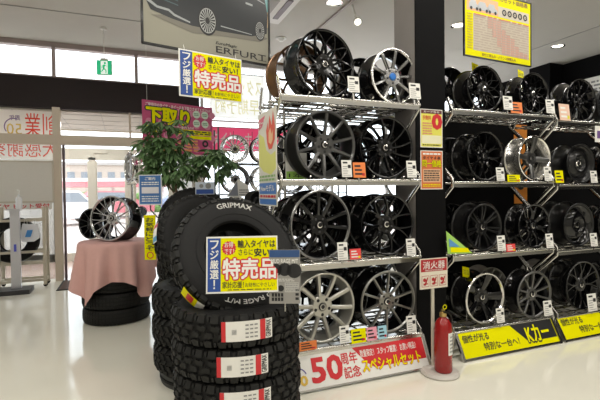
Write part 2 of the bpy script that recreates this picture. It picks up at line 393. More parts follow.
def wheel_meshes(D, W, sp):
    key = (round(D, 3), W, tuple(sorted((a, b) for a, b in sp.items() if not hasattr(b, 'name')))) + tuple(b.name for b in sp.values() if hasattr(b, 'name'))
    if key in _wm: return _wm[key]
    R = D / 2; rim = sp['rim']; face = sp.get('face', rim)
    prof = [(R - .004, 0), (R, .004), (R, .011), (R - .011, .016), (R - .015, .03), (R - .032, .055), (R - .042, .085), (R - .042, W * .62), (R - .02, W * .8), (R - .014, W - .02), (R - .010, W - .014), (R, W - .01), (R, W),
            (R - .006, W), (R - .018, W - .008), (R - .026, W * .8), (R - .048, W * .6), (R - .048, .085), (R - .038, .055), (R - .022, .03), (R - .018, .008), (R - .012, .001)]
    out = {'rim': MB().lathe(prof, 56, 'y', True).mesh('rim', rim, angle=50)}
    dish = sp.get('dish', .03); th = sp.get('th', .02)
    if sp.get('lip'):
        out['rim_lip'] = MB().lathe([(R - .020, .010), (R - .013, -.0012), (R - .004, -.0018), (R + .0012, .003), (R + .0012, .010), (R - .001, .0105)], 56, 'y').mesh('rim_lip', sp['lip'])
    if sp['kind'] == 'dish':
        dd = [(R - .024, .012), (R - .04, .02), (R * .72, .045), (R * .62, .03), (R * .5, .012), (R * .38, .01), (R * .33, .022), (.05, .03), (0, .03)]
        out['disc'] = MB().lathe(dd, 48, 'y').mesh('disc', face)
        out['spoke'] = None; nh = 8
        hb = MB()
        for i in range(nh):
            a = 2 * PI * i / nh; hb.lathe([(0, -.002), (.016, -.002), (.017, .004)], 12, 'y', M=Matrix.Translation((R * .8 * math.cos(a), .030, R * .8 * math.sin(a))))
        out['vent_holes'] = hb.mesh('vent_holes', BLACKINK)
    else:
        out['spoke'] = spoke_mesh(R, sp).mesh('spoke', face)
        r0 = sp.get('r0', .045)
        out['hub'] = MB().lathe([(0, dish + .004), (.03, dish + .004), (.034, dish), (r0 + .022, dish + .001), (r0 + .03, dish + .008), (r0 + .03, dish + th + .03), (r0, dish + .06), (0, dish + .06)], 36, 'y').mesh('hub', face)
    cc = sp.get('capcol', SATINBLACK); cd = dish if sp['kind'] != 'dish' else .028
    cr = sp.get('capr', .028)
    out['center_cap'] = MB().lathe([(0, cd - .008), (cr * .85, cd - .006), (cr, cd), (cr, cd + .006)], 24, 'y').mesh('center_cap', cc)
    out['cap_badge'] = MB().lathe([(cr * .55, cd - .0095), (cr * .8, cd - .0085), (cr * .8, cd - .006), (cr * .55, cd - .006)], 24, 'y', True).mesh('cap_badge', sp.get('badge', BRIGHT))
    nr = sp.get('nutr', 1)
    out['lug_nut_or_hole'] = MB().lathe([(0, cd - .003), (.008 * nr, cd - .002), (.010 * nr, cd + .003), (.010 * nr, cd + .012)], 12, 'y').mesh('lug_nut_or_hole', sp.get('nut', DARKSTEEL))
    _wm[key] = out
    return out
def wheel(label, u, v, z, D, sp, yaw=0, W=.19, group=None, spin=0, lean=0, detail=True):
    """face centre at (u, v), resting at height z, the face towards -v"""
    R = D / 2
    t = thing('alloy_wheel' if sp['kind'] != 'dish' else 'steel_wheel', label, 'wheel', (u, v, z), (-lean, 0, yaw), group)
    M = wheel_meshes(D, W, sp); c = (0, 0, R)
    put('rim', M['rim'], t, c)
    if 'rim_lip' in M: put('rim_lip', M['rim_lip'], t, c)
    if M['spoke']:
        for i in range(sp['n']): put('spoke', M['spoke'], t, c, (0, spin + 2 * PI * i / sp['n'], 0))
        put('hub', M['hub'], t, c)
    else:
        put('disc', M['disc'], t, c); put('vent_holes', M['vent_holes'], t, c)
    cap = put('center_cap', M['center_cap'], t, c)
    if detail:
        put('cap_badge', M['cap_badge'], cap)
        nl = sp.get('nuts', 5); pr = sp.get('pcd', .05)
        for i in range(nl):
            a = PI / 2 + 2 * PI * (i + .5) / nl
            put('lug_nut_or_hole', M['lug_nut_or_hole'], t, (pr * math.cos(a), 0, R + pr * math.sin(a)))
    return t
CAPBLUE = mat('cap_blue', (.03, .2, .65), .3)
BRASSY = mat('pale_gold', (.55, .42, .18), .3, .8)
SP = dict(
 L1a=dict(kind='mesh', n=10, w0=.018, w1=.016, rim=GLOSSBLACK, dish=.025, r0=.05),
 L1b=dict(kind='straight', n=9, w0=.022, w1=.026, rim=GLOSSBLACK, face=mat('dark_polished', (.32, .32, .32), .2, .9), lip=BRIGHT, capcol=CAPBLUE, dish=.028, r0=.045, nut=BLACKINK, badge=CAPBLUE),
 L2a=dict(kind='straight', n=10, w0=.028, w1=.023, rim=DARKGUN, face=GUNMETAL, lip=GUNMETAL, dish=.03, r0=.05, nut=BLACKINK, capcol=DARKGUN, nutr=1.2),
 L2b=dict(kind='twist', n=12, w0=.02, w1=.022, rim=GLOSSBLACK, dish=.03, r0=.045),
 L3a=dict(kind='twin', n=5, w0=.03, w1=.034, gap=.2, rim=GLOSSBLACK, lip=mat('thin_edge_grey', (.35, .35, .35), .25, .9), dish=.03, r0=.05, badge=BRIGHT),
 L3b=dict(kind='split', n=7, w0=.026, w1=.02, gap=.26, rim=GLOSSBLACK, dish=.03, r0=.045),
 L4a=dict(kind='twin', n=5, w0=.03, w1=.034, gap=.235, rim=SILVER, face=SILVER, dish=.035, r0=.055, nut=BLACKINK, capcol=BLACKINK, badge=SILVER, pcd=.058, nutr=1.35),  # enlarged black nuts paint the darkness of the open bolt holes
 L4b=dict(kind='straight', n=10, w0=.020, w1=.018, rim=GLOSSBLACK, face=mat('grey_silver', (.27, .265, .245), .3, .8, coat=.2), lip=mat('grey_silver', (.27, .265, .245)), dish=.02, r0=.04, nut=BLACKINK, capcol=DARKGUN),
 blk10=dict(kind='straight', n=10, w0=.02, w1=.018, rim=GLOSSBLACK, dish=.03),
 blkY=dict(kind='split', n=8, w0=.022, w1=.016, rim=GLOSSBLACK, dish=.025, r0=.04),
 blkmesh=dict(kind='mesh', n=9, w0=.014, w1=.013, rim=GLOSSBLACK, dish=.02, r0=.04),
 blk7=dict(kind='twin', n=7, w0=.018, w1=.02, gap=.12, rim=SATINBLACK, dish=.03, r0=.04, badge=BRIGHT),
 blk5=dict(kind='straight', n=5, w0=.05, w1=.075, rim=GLOSSBLACK, lip=BRIGHT, dish=.04, r0=.05),
 four=dict(kind='straight', n=4, w0=.05, w1=.042, rim=mat('bright_silver', (.62, .61, .58), .22, .9), face=GUNMETAL, lip=BRIGHT, dish=.04, r0=.035, th=.014, capcol=SATINBLACK),
 dish=dict(kind='dish', n=0, rim=SATINBLACK, face=SATINBLACK, capcol=BRIGHT, capr=.032, nut=BRIGHT),
 dish2=dict(kind='dish', n=0, rim=SATINBLACK, face=GLOSSBLACK, capcol=GLOSSBLACK, capr=.036, badge=BRIGHT, nut=SATINBLACK),
 gun10=dict(kind='straight', n=10, w0=.02, w1=.022, rim=GLOSSBLACK, face=GUNMETAL, lip=GUNMETAL, dish=.028, r0=.035, nut=BLACKINK, nuts=4),
 bronze=dict(kind='split', n=6, w0=.024, w1=.018, rim=BRONZE, dish=.03),
 fine=dict(kind='split', n=10, w0=.012, w1=.010, gap=.24, at=.2, rim=GLOSSBLACK, face=mat('machined_alloy', (.66, .66, .67), .2, .9), lip=mat('machined_alloy', (.66, .66, .67)), dish=.03, r0=.04, capcol=SATINBLACK),
 greysil=dict(kind='split', n=6, w0=.022, w1=.018, rim=mat('dull_silver', (.32, .31, .29), .3, .8), dish=.03, r0=.04),
 silmulti=dict(kind='twin', n=7, w0=.016, w1=.018, gap=.2, rim=mat('bright_silver', (.62, .61, .58)), dish=.03, r0=.04),
)

# ------------------------------------------------------------------ wheel racks
def rack(u0, u1, zs, label, top):
    F, B = 2.80, 3.27; L = u1 - u0
    t = thing('wheel_rack', label, 'wheel rack', (u0, F, 0), group='chrome tube wheel racks')
    for x in (0, L):
        for side in (0, 1):
            y0 = 0 if side == 0 else B - F; ym = .20 if side == 0 else B - F - .20
            pts = [(x, y0, 0)] if side else [(x, .02, 0)]
            for i, z in enumerate(zs):
                if i == 0: pts += [(x, y0, z)]
                else:
                    zp = zs[i - 1]; pts += [(x, y0, zp + .03), (x, ym, zp + .21), (x, ym, z - .21), (x, y0, z - .03), (x, y0, z)]
            pts += [(x, y0 + (.05 if side == 0 else -.05), zs[-1] + top)]
            MB().tube(pts, .017, 10, flat=.5, up=(1, 0, 0)).obj('side_frame', CHROME, t, angle=60)
    for z in zs:
        sh = MB()
        for y, r in ((-.004, .012), (.10, .008), (.215, .008), (.25, .008), (.36, .008), (B - F, .010)): sh.tube([(-.01, y, z), (L + .01, y, z)], r, 8)
        k = 9
        for i in range(k + 1): x = .03 + (L - .06) * i / k; sh.tube([(x, 0, z - .012), (x, B - F, z - .012)], .0045, 6)
        sh.box((L / 2, -.010, z - .022), (L, .004, .03))
        sh.obj('shelf_grid', CHROME, t, angle=60)
        for i in range(2):
            for dx in (-.13, .13):
                x = L * (.30 + .45 * i) + dx
                MB().tube([(x, -.02, z + .03), (x, .03, z + .008), (x, .4, z + .008)], .006, 6).obj('cradle_rod', CHROME, t, angle=60)
    return t
ZL = (.245, .84, 1.425, 2.0); ZA = (.20, .815, 1.405, 1.985); ZB = (.185, .785, 1.378, 1.955)
rack(.99, 2.11, ZL, 'chrome wheel rack beside the pillar, above the red and white anniversary banner', .14)
rack(2.43, 3.545, ZA, 'chrome wheel rack above the first yellow banner, next to the fire extinguisher', .10)
rack(3.60, 4.70, ZB, 'chrome wheel rack farther from the pillar, cut off by the photo edge', .10)
G1 = 'wheels on the rack with the red banner'; G2 = 'wheels on the racks with yellow banners'
V = 2.85; T = .016
def sl(zs, i): return zs[i] + T
wheel('gloss black mesh spoke wheel on the top shelf above the gunmetal wheel', 1.36, V, sl(ZL, 3), .489, SP['L1a'], .14, .20, G1)
wheel('nine-spoke black wheel with bright polished lip and blue cap', 1.955, V + .03, sl(ZL, 3), .43, SP['L1b'], .05, .20, G1, .1)
wheel('gunmetal ten-spoke wheel on the second shelf from the top', 1.354, V, sl(ZL, 2), .487, SP['L2a'], .08, .20, G1, .06)
wheel('black swirl spoke wheel beside the pillar below the blue-capped wheel', 1.862, V + .0, sl(ZL, 2), .47, SP['L2b'], 0, .21, G1)
wheel('black wheel with thin grey rim edge beside the tyre sign on the third shelf', 1.307, V, sl(ZL, 1), .505, SP['L3a'], .12, .20, G1, .2)
wheel('black split spoke wheel next to the pillar on the third shelf down', 1.865, V, sl(ZL, 1), .47, SP['L3b'], 0, .21, G1, .1)
wheel('pale silver five-twin-spoke wheel partly behind the tyre stack above the banner', 1.324, V, sl(ZL, 0), .506, SP['L4a'], .06, .19, G1, .12)
wheel('slim ten-spoke grey silver wheel with deep black barrel on the lowest shelf', 1.862, V, sl(ZL, 0), .478, SP['L4b'], -.02, .22, G1, .05)
wheel('bronze wheel behind the black mesh wheel at the top shelf end', 1.262, 3.08, sl(ZL, 3), .445, SP['bronze'], .1, .18, G1, detail=False)
wheel('black wheel behind the blue-capped polished wheel on the top shelf', 1.80, 3.10, sl(ZL, 3), .40, SP['blk10'], 0, .15, G1, detail=False)
wheel('black wheel hidden behind the gunmetal ten-spoke wheel', 1.235, 3.09, sl(ZL, 2), .44, SP['blkY'], 0, .17, G1, detail=False)
wheel('black wheel behind the swirl spoke wheel on the second shelf', 1.72, 3.11, sl(ZL, 2), .44, SP['blk10'], 0, .15, G1, detail=False)
wheel('black wheel behind the thin-edged black wheel on the third shelf', 1.235, 3.09, sl(ZL, 1), .45, SP['blk10'], 0, .17, G1, detail=False)
wheel('black wheel behind the split spoke wheel on the third shelf', 1.70, 3.10, sl(ZL, 1), .45, SP['blkY'], 0, .16, G1, detail=False)
wheel('black wheel tucked between the two silver wheels on the lowest shelf', 1.60, 3.11, sl(ZL, 0), .47, SP['blkY'], 0, .15, G1, detail=False)
# racks past the pillar
wheel('black wheel at the top shelf end behind the pillar edge', 2.66, 3.06, sl(ZA, 3), .41, SP['blk10'], .1, .18, G2, detail=False)
wheel('gloss black fine mesh wheel on the top shelf beside the white price card', 2.83, V, sl(ZA, 3), .385, SP['blkmesh'], .0, .19, G2, .1)
wheel('black wheel between the two top shelf mesh wheels, set further back', 3.10, 3.08, sl(ZA, 3), .40, SP['blkY'], 0, .16, G2, detail=False)
wheel('glittering black mesh wheel under the hanging yellow price chart corner', 3.345, V - .04, sl(ZA, 3), .36, SP['blkmesh'], 0, .17, G2, .3)
wheel('black split spoke wheel on the top shelf under the dark pilaster', 4.0, V, sl(ZB, 3), .40, SP['blkY'], 0, .19, G2)
wheel('black wheel on the top shelf cut by the photo edge', 4.43, V + .02, sl(ZB, 3), .38, SP['blk7'], 0, .18, G2, detail=False)
wheel('black wheel on the top shelf behind the orange and white card', 3.82, 3.1, sl(ZB, 3), .36, SP['blk10'], 0, .15, G2, detail=False)
wheel('matte black many-branched wheel on the second shelf next to the pillar', 2.835, V, sl(ZA, 2), .418, SP['blkY'], .05, .2, G2, .2)
wheel('bright silver deep-dish wheel with four dark spokes', 3.34, V - .05, sl(ZA, 2), .39, SP['four'], 0, .17, G2, .1)
wheel('black dished steel wheel with small chrome centre on the second shelf', 3.99, V, sl(ZB, 2), .375, SP['dish'], 0, .18, G2)
wheel('black wheel on the second shelf cut by the photo edge', 4.48, V + .02, sl(ZB, 2), .38, SP['blk10'], 0, .18, G2, detail=False)
wheel('black wheel half hidden by the pillar behind the many-branched wheel', 2.655, 3.06, sl(ZA, 2), .38, SP['blk7'], 0, .16, G2, detail=False)
wheel('black wheel behind and between the branched wheel and the silver four-spoke wheel', 3.16, 3.08, sl(ZA, 2), .38, SP['blk10'], 0, .15, G2, detail=False)
wheel('black wheel behind the chrome-centred steel wheel on the second shelf', 4.15, 3.09, sl(ZB, 2), .37, SP['blkY'], 0, .15, G2, detail=False)
wheel('black slim seven-pair spoke wheel with silver ring cap on the third shelf', 2.815, V, sl(ZA, 1), .40, SP['blk7'], .04, .19, G2)
wheel('chunky gloss black split spoke wheel below the silver four-spoke wheel', 3.335, V - .05, sl(ZA, 1), .385, dict(SP['blkY'], w0=.034, w1=.028, n=7), 0, .17, G2)
wheel('black dished steel wheel with large silver ring centre on the third shelf', 3.965, V, sl(ZB, 1), .41, SP['dish2'], 0, .19, G2)
wheel('black wheel on the third shelf cut by the photo edge', 4.45, V + .02, sl(ZB, 1), .38, SP['blkmesh'], 0, .18, G2, detail=False)
wheel('black wheel at the third shelf end beside the pillar foot sign', 2.66, 3.07, sl(ZA, 1), .40, SP['blkY'], 0, .16, G2, detail=False)
wheel('black twin spoke wheel showing above the silver-ring-capped wheel', 3.02, 3.08, sl(ZA, 1), .41, SP['blk7'], 0, .16, G2, detail=False)
wheel('black wheel behind the large ring-centred steel wheel', 4.1, 3.08, sl(ZB, 1), .42, SP['dish2'], 0, .16, G2, detail=False)
wheel('black five-spoke wheel with thin bright lip above the yellow banner', 2.82, V, sl(ZA, 0), .43, SP['blk5'], .03, .19, G2, .3)
wheel('gunmetal ten-spoke wheel with black barrel above the black banner lettering', 3.33, V - .05, sl(ZA, 0), .41, SP['gun10'], 0, .17, G2)
wheel('gloss black many-spoke wheel on the lowest shelf above the second yellow banner', 4.02, V, sl(ZB, 0), .46, SP['blkY'], 0, .2, G2)
wheel('dull silver barrelled wheel lying behind the five-spoke wheel', 3.10, 3.07, sl(ZA, 0) , .42, SP['greysil'], 0, .17, G2, detail=False)
wheel('black wheel beside the fire extinguisher on the lowest shelf', 2.67, 3.07, sl(ZA, 0), .42, SP['blk10'], 0, .16, G2, detail=False)
wheel('grey wheel behind the gunmetal ten-spoke wheel on the lowest shelf', 3.84, 3.10, sl(ZB, 0), .44, SP['greysil'], 0, .15, G2, detail=False)
wheel('black wheel on the lowest shelf cut by the photo edge', 4.47, V + .02, sl(ZB, 0), .40, SP['blk10'], 0, .18, G2, detail=False)

# added rack and wheels that block the bright window behind the first rack's gaps
t = thing('wheel_rack', 'added chrome rack of window-blocking wheels behind the first wheel rack', 'wheel rack', (1.21, 3.34, 0), group='chrome tube wheel racks')
for x in (0, 1.44):
    for y in (.0, .34): MB().tube([(x, y, 0), (x, y, 2.02)], .012, 8).obj('post', CHROME, t)
for z in ZL:
    sh = MB()
    for y in (0, .12, .22, .34): sh.tube([(0, y, z), (1.44, y, z)], .009, 8)
    for k in range(9): sh.tube([(.04 + .17 * k, 0, z - .01), (.04 + .17 * k, .34, z - .01)], .005, 6)
    sh.obj('shelf_grid', CHROME, t, angle=60)
bn = ('lowest', 'third', 'second', 'top')
for i, ks in ((0, ('blk10', 'dish', 'blkY')), (1, ('blkY', 'dish', 'blk10')), (2, ('blk10', 'dish', 'dish')), (3, (None, 'blkY', 'blk10'))):
    for j, u in enumerate((1.46, 1.93, 2.40)):
        if ks[j]: wheel('added black wheel blocking the window behind the %s shelf, %s' % (bn[i], ('nearest the tyre stacks', 'in the middle', 'behind the pillar')[j]), u, 3.64, sl(ZL, i), .455 if i < 3 else .36, SP[ks[j]], PI, .24, 'added wheels blocking the window', .2 * j, detail=False)

# ------------------------------------------------------------------ price cards on the shelf rails
def card(u, z, wd, ht, label, col=WHITE, style='white', shelf=None, v=2.768, lean=.12, word=None):
    """a card standing on the shelf's front rail"""
    zb = z - ht / 2
    t = thing('price_card', label, 'price card', (u, v, zb), (-lean, 0, .0), 'price cards on the wheel racks')
    MB().box((0, .0015, ht / 2), (wd, .003, ht)).obj('card', col, t, smooth=False)
    cl = MB().box((0, .010, .012), (.03, .016, .024))
    if shelf is not None and zb - shelf > .012: cl.box((0, .016, (shelf - zb) / 2), (.012, .004, zb - shelf + .01))
    cl.obj('clip', CHROME, t, smooth=False)
    p = MB(); q = MB()
    if style == 'white':
        p.quad(-wd * .36, wd * .1, ht * .80, ht * .90, -.0005); p.quad(wd * .12, wd * .42, ht * .52, ht * .72, -.0005)
        for k in range(4): q.quad(-wd * .4, wd * (.05 + .08 * (k % 2)), ht * (.2 + .13 * k), ht * (.24 + .13 * k), -.0005)
        q.quad(-wd * .4, wd * .4, ht * .08, ht * .11, -.0005)
    else:
        for k in range(3): p.quad(-wd * .38, wd * (.3 - .1 * k), ht * (.18 + .26 * k), ht * (.30 + .26 * k), -.0005)
        q.quad(wd * .2, wd * .42, ht * .12, ht * .3, -.0005)
    p.obj('print', BLACKINK if style != 'red' else WHITE, t, smooth=False); q.obj('small_print', GREYINK if style == 'white' else RED if style != 'red' else YEL, t, smooth=False)
    return t
ORANGE = mat('card_orange', (.80, .22, .05), .5); PINKC = mat('card_pink', (.8, .35, .45), .5); CARDRED = mat('card_red', (.75, .06, .06), .5); GREENC = mat('card_green', (.35, .62, .12), .5)
card(1.535, 2.109, .09, .115, 'white price card below the gloss black mesh wheel on the top shelf', shelf=2.0)
card(2.06, 2.101, .10, .12, 'white price card beside the blue-capped wheel next to the pillar', shelf=2.0)
card(1.473, 1.510, .079, .12, 'white price card below the gunmetal ten-spoke wheel', shelf=1.425)
card(2.025, 1.510, .085, .127, 'white price card below the swirl spoke wheel next to the pillar', shelf=1.425)
card(1.575, 1.50, .10, .11, 'orange and cream notice card between the gunmetal and swirl spoke wheels', ORANGE, 'o', 1.425)
card(1.434, .925, .078, .125, 'white price card below the thin-edged black wheel', shelf=.84)
card(1.535, .898, .09, .075, 'small red card beside the white card on the third shelf', CARDRED, 'red', .84)
card(2.015, .920, .08, .126, 'white price card at the pillar end of the third shelf', shelf=.84)
card(1.443, .33, .078, .12, 'white price card below the pale silver wheel', shelf=.245)
card(1.555, .305, .12, .10, 'yellow card beside the white card on the lowest shelf', YEL, 'y', .245)
card(1.665, .305, .085, .095, 'pink card between the yellow card and the pale blue card', PINKC, 'p', .245)
card(1.755, .305, .075, .095, 'pale blue card under the slim ten-spoke wheel', mat('card_blue', (.35, .62, .75), .5), 'p', .245)
card(2.014, .33, .085, .13, 'white price card at the pillar end of the lowest shelf', shelf=.245)
card(1.157, .29, .133, .06, 'orange strip card beside the tyre stack under the pale silver wheel', ORANGE, 'o', .245)
card(2.996, 2.07, .10, .115, 'white price card under the fine mesh wheel on the top shelf', shelf=1.985)
card(3.09, 2.035, .13, .095, 'orange card under the price chart on the top shelf', ORANGE, 'o', 1.985)
card(3.49, 2.07, .10, .12, 'white price card beside the glittering mesh wheel', shelf=1.985)
card(3.67, 2.03, .13, .15, 'white and orange card on the top shelf past the rack joint', mat('card_cream', (.8, .55, .42), .5), 'red', 1.955)
card(2.910, 1.475, .085, .11, 'white price card under the many-branched wheel', shelf=1.405)
card(3.055, 1.44, .14, .06, 'yellow card in front of the silver four-spoke wheel', YEL, 'y', 1.405)
card(3.46, 1.480, .085, .122, 'white price card under the silver four-spoke wheel', shelf=1.405)
card(3.60, 1.455, .10, .11, 'yellow card beside the chrome-centred steel wheel', YEL, 'y', 1.378)
card(4.053, 1.455, .085, .111, 'white price card past the chrome-centred steel wheel', shelf=1.378)
card(2.919, .90, .085, .125, 'white price card under the silver-ring-capped wheel', shelf=.815)
card(3.02, .855, .10, .064, 'small red card on the third shelf past the pillar', CARDRED, 'red', .815)
card(3.48, .89, .085, .125, 'white price card under the chunky split spoke wheel', shelf=.815)
card(4.054, .87, .09, .12, 'white price card past the ring-centred steel wheel', shelf=.785)
card(2.905, .295, .085, .12, 'white price card under the five-spoke lipped wheel', shelf=.2)
card(3.458, .295, .10, .13, 'white price card beside the gunmetal wheel at the banner joint', shelf=.2)
card(4.034, .285, .12, .16, 'white price card under the many-spoke wheel at the photo edge', shelf=.185)
# tags and small posters on the racks
for u, z, v, lab in ((2.90, 2.43, 3.04, 'yellow tag standing above the fine mesh wheel on the top shelf'), (3.48, 2.43, 3.07, 'yellow tag standing above the glittering mesh wheel'), (2.72, .64, 2.97, 'yellow tag above the five-spoke wheel near the extinguisher')):
    t = thing('yellow_tag', lab, 'tag', (u, v, z - .05), (-.3, .25, 0), 'yellow shelf tags')
    MB().box((0, 0, .05), (.075, .003, .09)).obj('card', YEL, t, smooth=False)
    base = 1.97 if z > 2 else .2
    MB().tube([(0, .006, .01), (0, .006, -(z - .05 - base) + .02)], .003, 6).obj('stick', CHROME, t)
    text(MB(), '注目', -.03, .03, .03, .07, -.002).obj('lettering', BLACKINK, t, smooth=False)
t = thing('corner_poster', 'green and blue triangular poster leaning at the third shelf end by the pillar', 'poster', (2.36, 2.775, .845), (-.1, 0, 0))
for nm, pts, m, y in (('sheet', [(0, 0), (.25, -.01), (.0, .18)], GREENC, 0), ('yellow_edge', [(.03, .01), (.22, .0), (.2, .035), (.03, .05)], YEL, -.003), ('blue_picture', [(.02, .055), (.12, .05), (.02, .12)], mat('poster_blue', (.1, .3, .6), .5), -.003)):
    MB().prism(pts, y - .001, y + .001).obj(nm, m, t, smooth=False)
t = thing('price_flag', 'green and white price flag inside the gunmetal wheel', 'price flag', (1.14, 3.06, 1.44), (0, 0, 0))
MB().box((.06, 0, .1), (.17, .003, .2)).obj('card', WHITE, t, smooth=False)
MB().quad(-.02, .14, .005, .06, -.003).obj('band', GREENC, t, smooth=False)
text(MB(), '1本', .0, .12, .015, .05, -.004).obj('lettering', BLACKINK, t, smooth=False)
t = thing('orange_poster', 'tall orange poster with black ring hung behind the rack joint', 'poster', (4.05, 3.585, 1.2))
MB().box((0, 0, .42), (.19, .004, .86)).obj('sheet', mat('poster_orange', (.85, .30, .04), .5), t, smooth=False)
MB().ring(0, .2, .035, .06, -.004).obj('ring_mark', BLACKINK, t, smooth=False)
text(MB(), '特価', -.06, .06, .3, .36, -.004).obj('lettering', BLACKINK, t, smooth=False)
t = thing('price_chip', 'small white and purple product ticket hung under the top shelf end', 'ticket', (4.12, 2.77, 1.78))
MB().box((0, 0, .07), (.12, .003, .15)).obj('card', WHITE, t, smooth=False); MB().quad(-.035, .035, .03, .1, -.003).obj('picture', mat('purple_ink', (.15, .08, .25), .5), t, smooth=False)
MB().tube([(0, .004, .14), (0, .004, .18)], .002, 6).obj('string', CHROME, t)

# ------------------------------------------------------------------ sloping banners at the foot of the racks
def foot_banner(name, label, u0, u1, zt, cols):
    """sheet sloping from the floor at v=2.69 up to the shelf front"""
    L = u1 - u0; slope = math.atan2(.10, zt); ht = math.hypot(.10, zt)
    t = thing(name, label, 'banner', (u0, 2.692, .012), (-slope, 0, 0), 'sloping banners under the wheel racks')
    MB().box((L / 2, .004, ht / 2), (L, .006, ht)).obj('sheet', cols[0], t, smooth=False)
    MB().box((L / 2, .0, .004), (L, .014, .012)).obj('bottom_rail', CHROME, t, smooth=False)
    for x in (-.012, L + .012):
        MB().box((x, .004, ht / 2), (.022, .02, ht + .02)).obj('end_bar', CHROME, t, smooth=False)
    return t, L, ht
t, L, Hh = foot_banner('anniversary_banner', 'red and white fiftieth anniversary banner with yellow lettering under the first rack', 1.0, 2.115, .215, (WHITE,))
e = -.0005
MB().poly([(.50, Hh - .004), (.60, .115), (.66, .075), (L - .005, .075), (L - .005, Hh - .004)], e).obj('red_field', RED, t, smooth=False)
text(MB(), '50', .17, .40, .045, .20, e - .001, .05).obj('lettering', RED, t, smooth=False)
m = MB(); text(m, '周年', .40, .53, .125, .205, e - .001, .03); text(m, '記念', .41, .54, .035, .11, e - .001, .03); m.obj('lettering', RED, t, smooth=False)
text(MB(), '数量限定！ スタッフ厳選！ お買い得品！', .56, 1.04, .155, .205, e - .001, .02).obj('lettering', WHITE, t, smooth=False)
text(MB(), 'スペシャルセット', .56, 1.06, .05, .135, e - .001, .04, grow=.05).obj('lettering_outline', RED, t, smooth=False)
text(MB(), 'スペシャルセット', .56, 1.06, .05, .135, e - .002, .04).obj('lettering', YEL, t, smooth=False)
m = MB(); text(m, '50', .025, .13, .04, .10, e - .001, .06); m.obj('gold_emblem', mat('emblem_gold', (.75, .5, .08), .4), t, smooth=False)
MB().ring(.075, .095, .05, .058, e - .001, 20, .3, PI).obj('emblem_arc', mat('emblem_blue', (.12, .1, .35), .4), t, smooth=False)
for u0, u1, zt, lab in ((2.46, 3.50, .19, 'yellow banner with black corner panel next to the fire extinguisher'), (3.58, 4.66, .175, 'second yellow banner cut off by the photo edge')):
    t, L, Hh = foot_banner('yellow_banner', lab, u0, u1, zt, (YEL,))
    MB().poly([(.55, Hh - .006), (.70, .052), (L - .005, .052), (L - .005, Hh - .006)], e).obj('black_field', BLACKINK, t, smooth=False)
    m = MB(); text(m, '個性が光る', .03, .30, .125, .185, e - .001, .02); text(m, '特別な一台へ！', .22, .60, .045, .105, e - .001, .02); m.obj('lettering', BLACKINK, t, smooth=False)
    text(MB(), 'Kカー', .70, .96, .04, .185, e - .001, .05, grow=.06).obj('lettering_outline', BLACKINK, t, smooth=False)
    text(MB(), 'Kカー', .70, .96, .045, .18, e - .002, .05).obj('lettering', YEL, t, smooth=False)
    
# ------------------------------------------------------------------ pillar posters
def sheet(name, label, cat, u, v, z, wd, ht, col, yaw=0, lean=0, group=None, border=None):
    t = thing(name, label, cat, (u, v, z), (-lean, 0, yaw), group)
    MB().box((wd / 2, .001, ht / 2), (wd, .004, ht)).obj('sheet', border or col, t, smooth=False)
    if border: MB().quad(.006, wd - .006, .006, ht - .006, -.0012).obj('printed_field', col, t, smooth=False)
    return t
def rules(mb, x0, x1, z0, z1, n, y, seed=1, fill=.5):
    r = random.Random(seed); h = (z1 - z0) / n
    for i in range(n):
        x = x0
        while x < x1 - .004:
            wd = r.uniform(.05, .22) * (x1 - x0); e2 = min(x1, x + wd)
            mb.quad(x, e2, z0 + h * i + h * .2, z0 + h * i + h * (.2 + fill), y); x = e2 + (x1 - x0) * .03
    return mb
t = sheet('pillar_poster', 'yellow poster with a big red zero on the black pillar', 'poster', 2.158, 2.842, 1.685, .212, .30, mat('poster_lime', (.80, .76, .12), .5), group='posters on the pillar', border=WHITE)
MB().quad(.006, .206, .265, .294, -.002).obj('dark_strip', mat('poster_dark', (.12, .03, .03), .5), t, smooth=False)
text(MB(), 'カードなら', .03, .18, .272, .288, -.003).obj('lettering', WHITE, t, smooth=False)
text(MB(), '手数料', .02, .10, .215, .25, -.003, .03).obj('lettering', RED, t, smooth=False)
text(MB(), '0', .115, .20, .15, .258, -.003, .08).obj('lettering', RED, t, smooth=False)
rules(MB(), .02, .11, .10, .20, 5, -.003, 2).obj('small_print', mat('pale_red_ink', (.7, .25, .2), .5), t, smooth=False)
MB().quad(.012, .20, .03, .095, -.002).obj('pale_panel', mat('pale_yellow', (.82, .80, .55), .5), t, smooth=False)
rules(MB(), .02, .19, .012, .028, 1, -.003, 4).obj('small_print', BLACKINK, t, smooth=False)
t = sheet('pillar_poster', 'orange poster with yellow lettering low on the black pillar under the yellow one', 'poster', 2.158, 2.842, 1.355, .212, .305, mat('poster_rust', (.66, .17, .05), .5), group='posters on the pillar', border=WHITE)
rules(MB(), .02, .19, .268, .288, 1, -.003, 5, .7).obj('small_print', WHITE, t, smooth=False)
text(MB(), 'タイヤ４本', .02, .19, .235, .262, -.003, .03).obj('lettering', BLACKINK, t, smooth=False)
text(MB(), '同一価格', .015, .197, .175, .232, -.003, .015, grow=.03).obj('lettering_outline', BLACKINK, t, smooth=False)
text(MB(), '同一価格', .015, .197, .175, .232, -.004, .02).obj('lettering', YEL, t, smooth=False)
MB().quad(.02, .19, .055, .16, -.002).obj('pale_panel', mat('pale_orange', (.72, .42, .25), .5), t, smooth=False)
rules(MB(), .03, .18, .065, .155, 5, -.003, 6).obj('small_print', BLACKINK, t, smooth=False)
rules(MB(), .02, .19, .02, .045, 2, -.003, 7).obj('small_print', YEL, t, smooth=False)

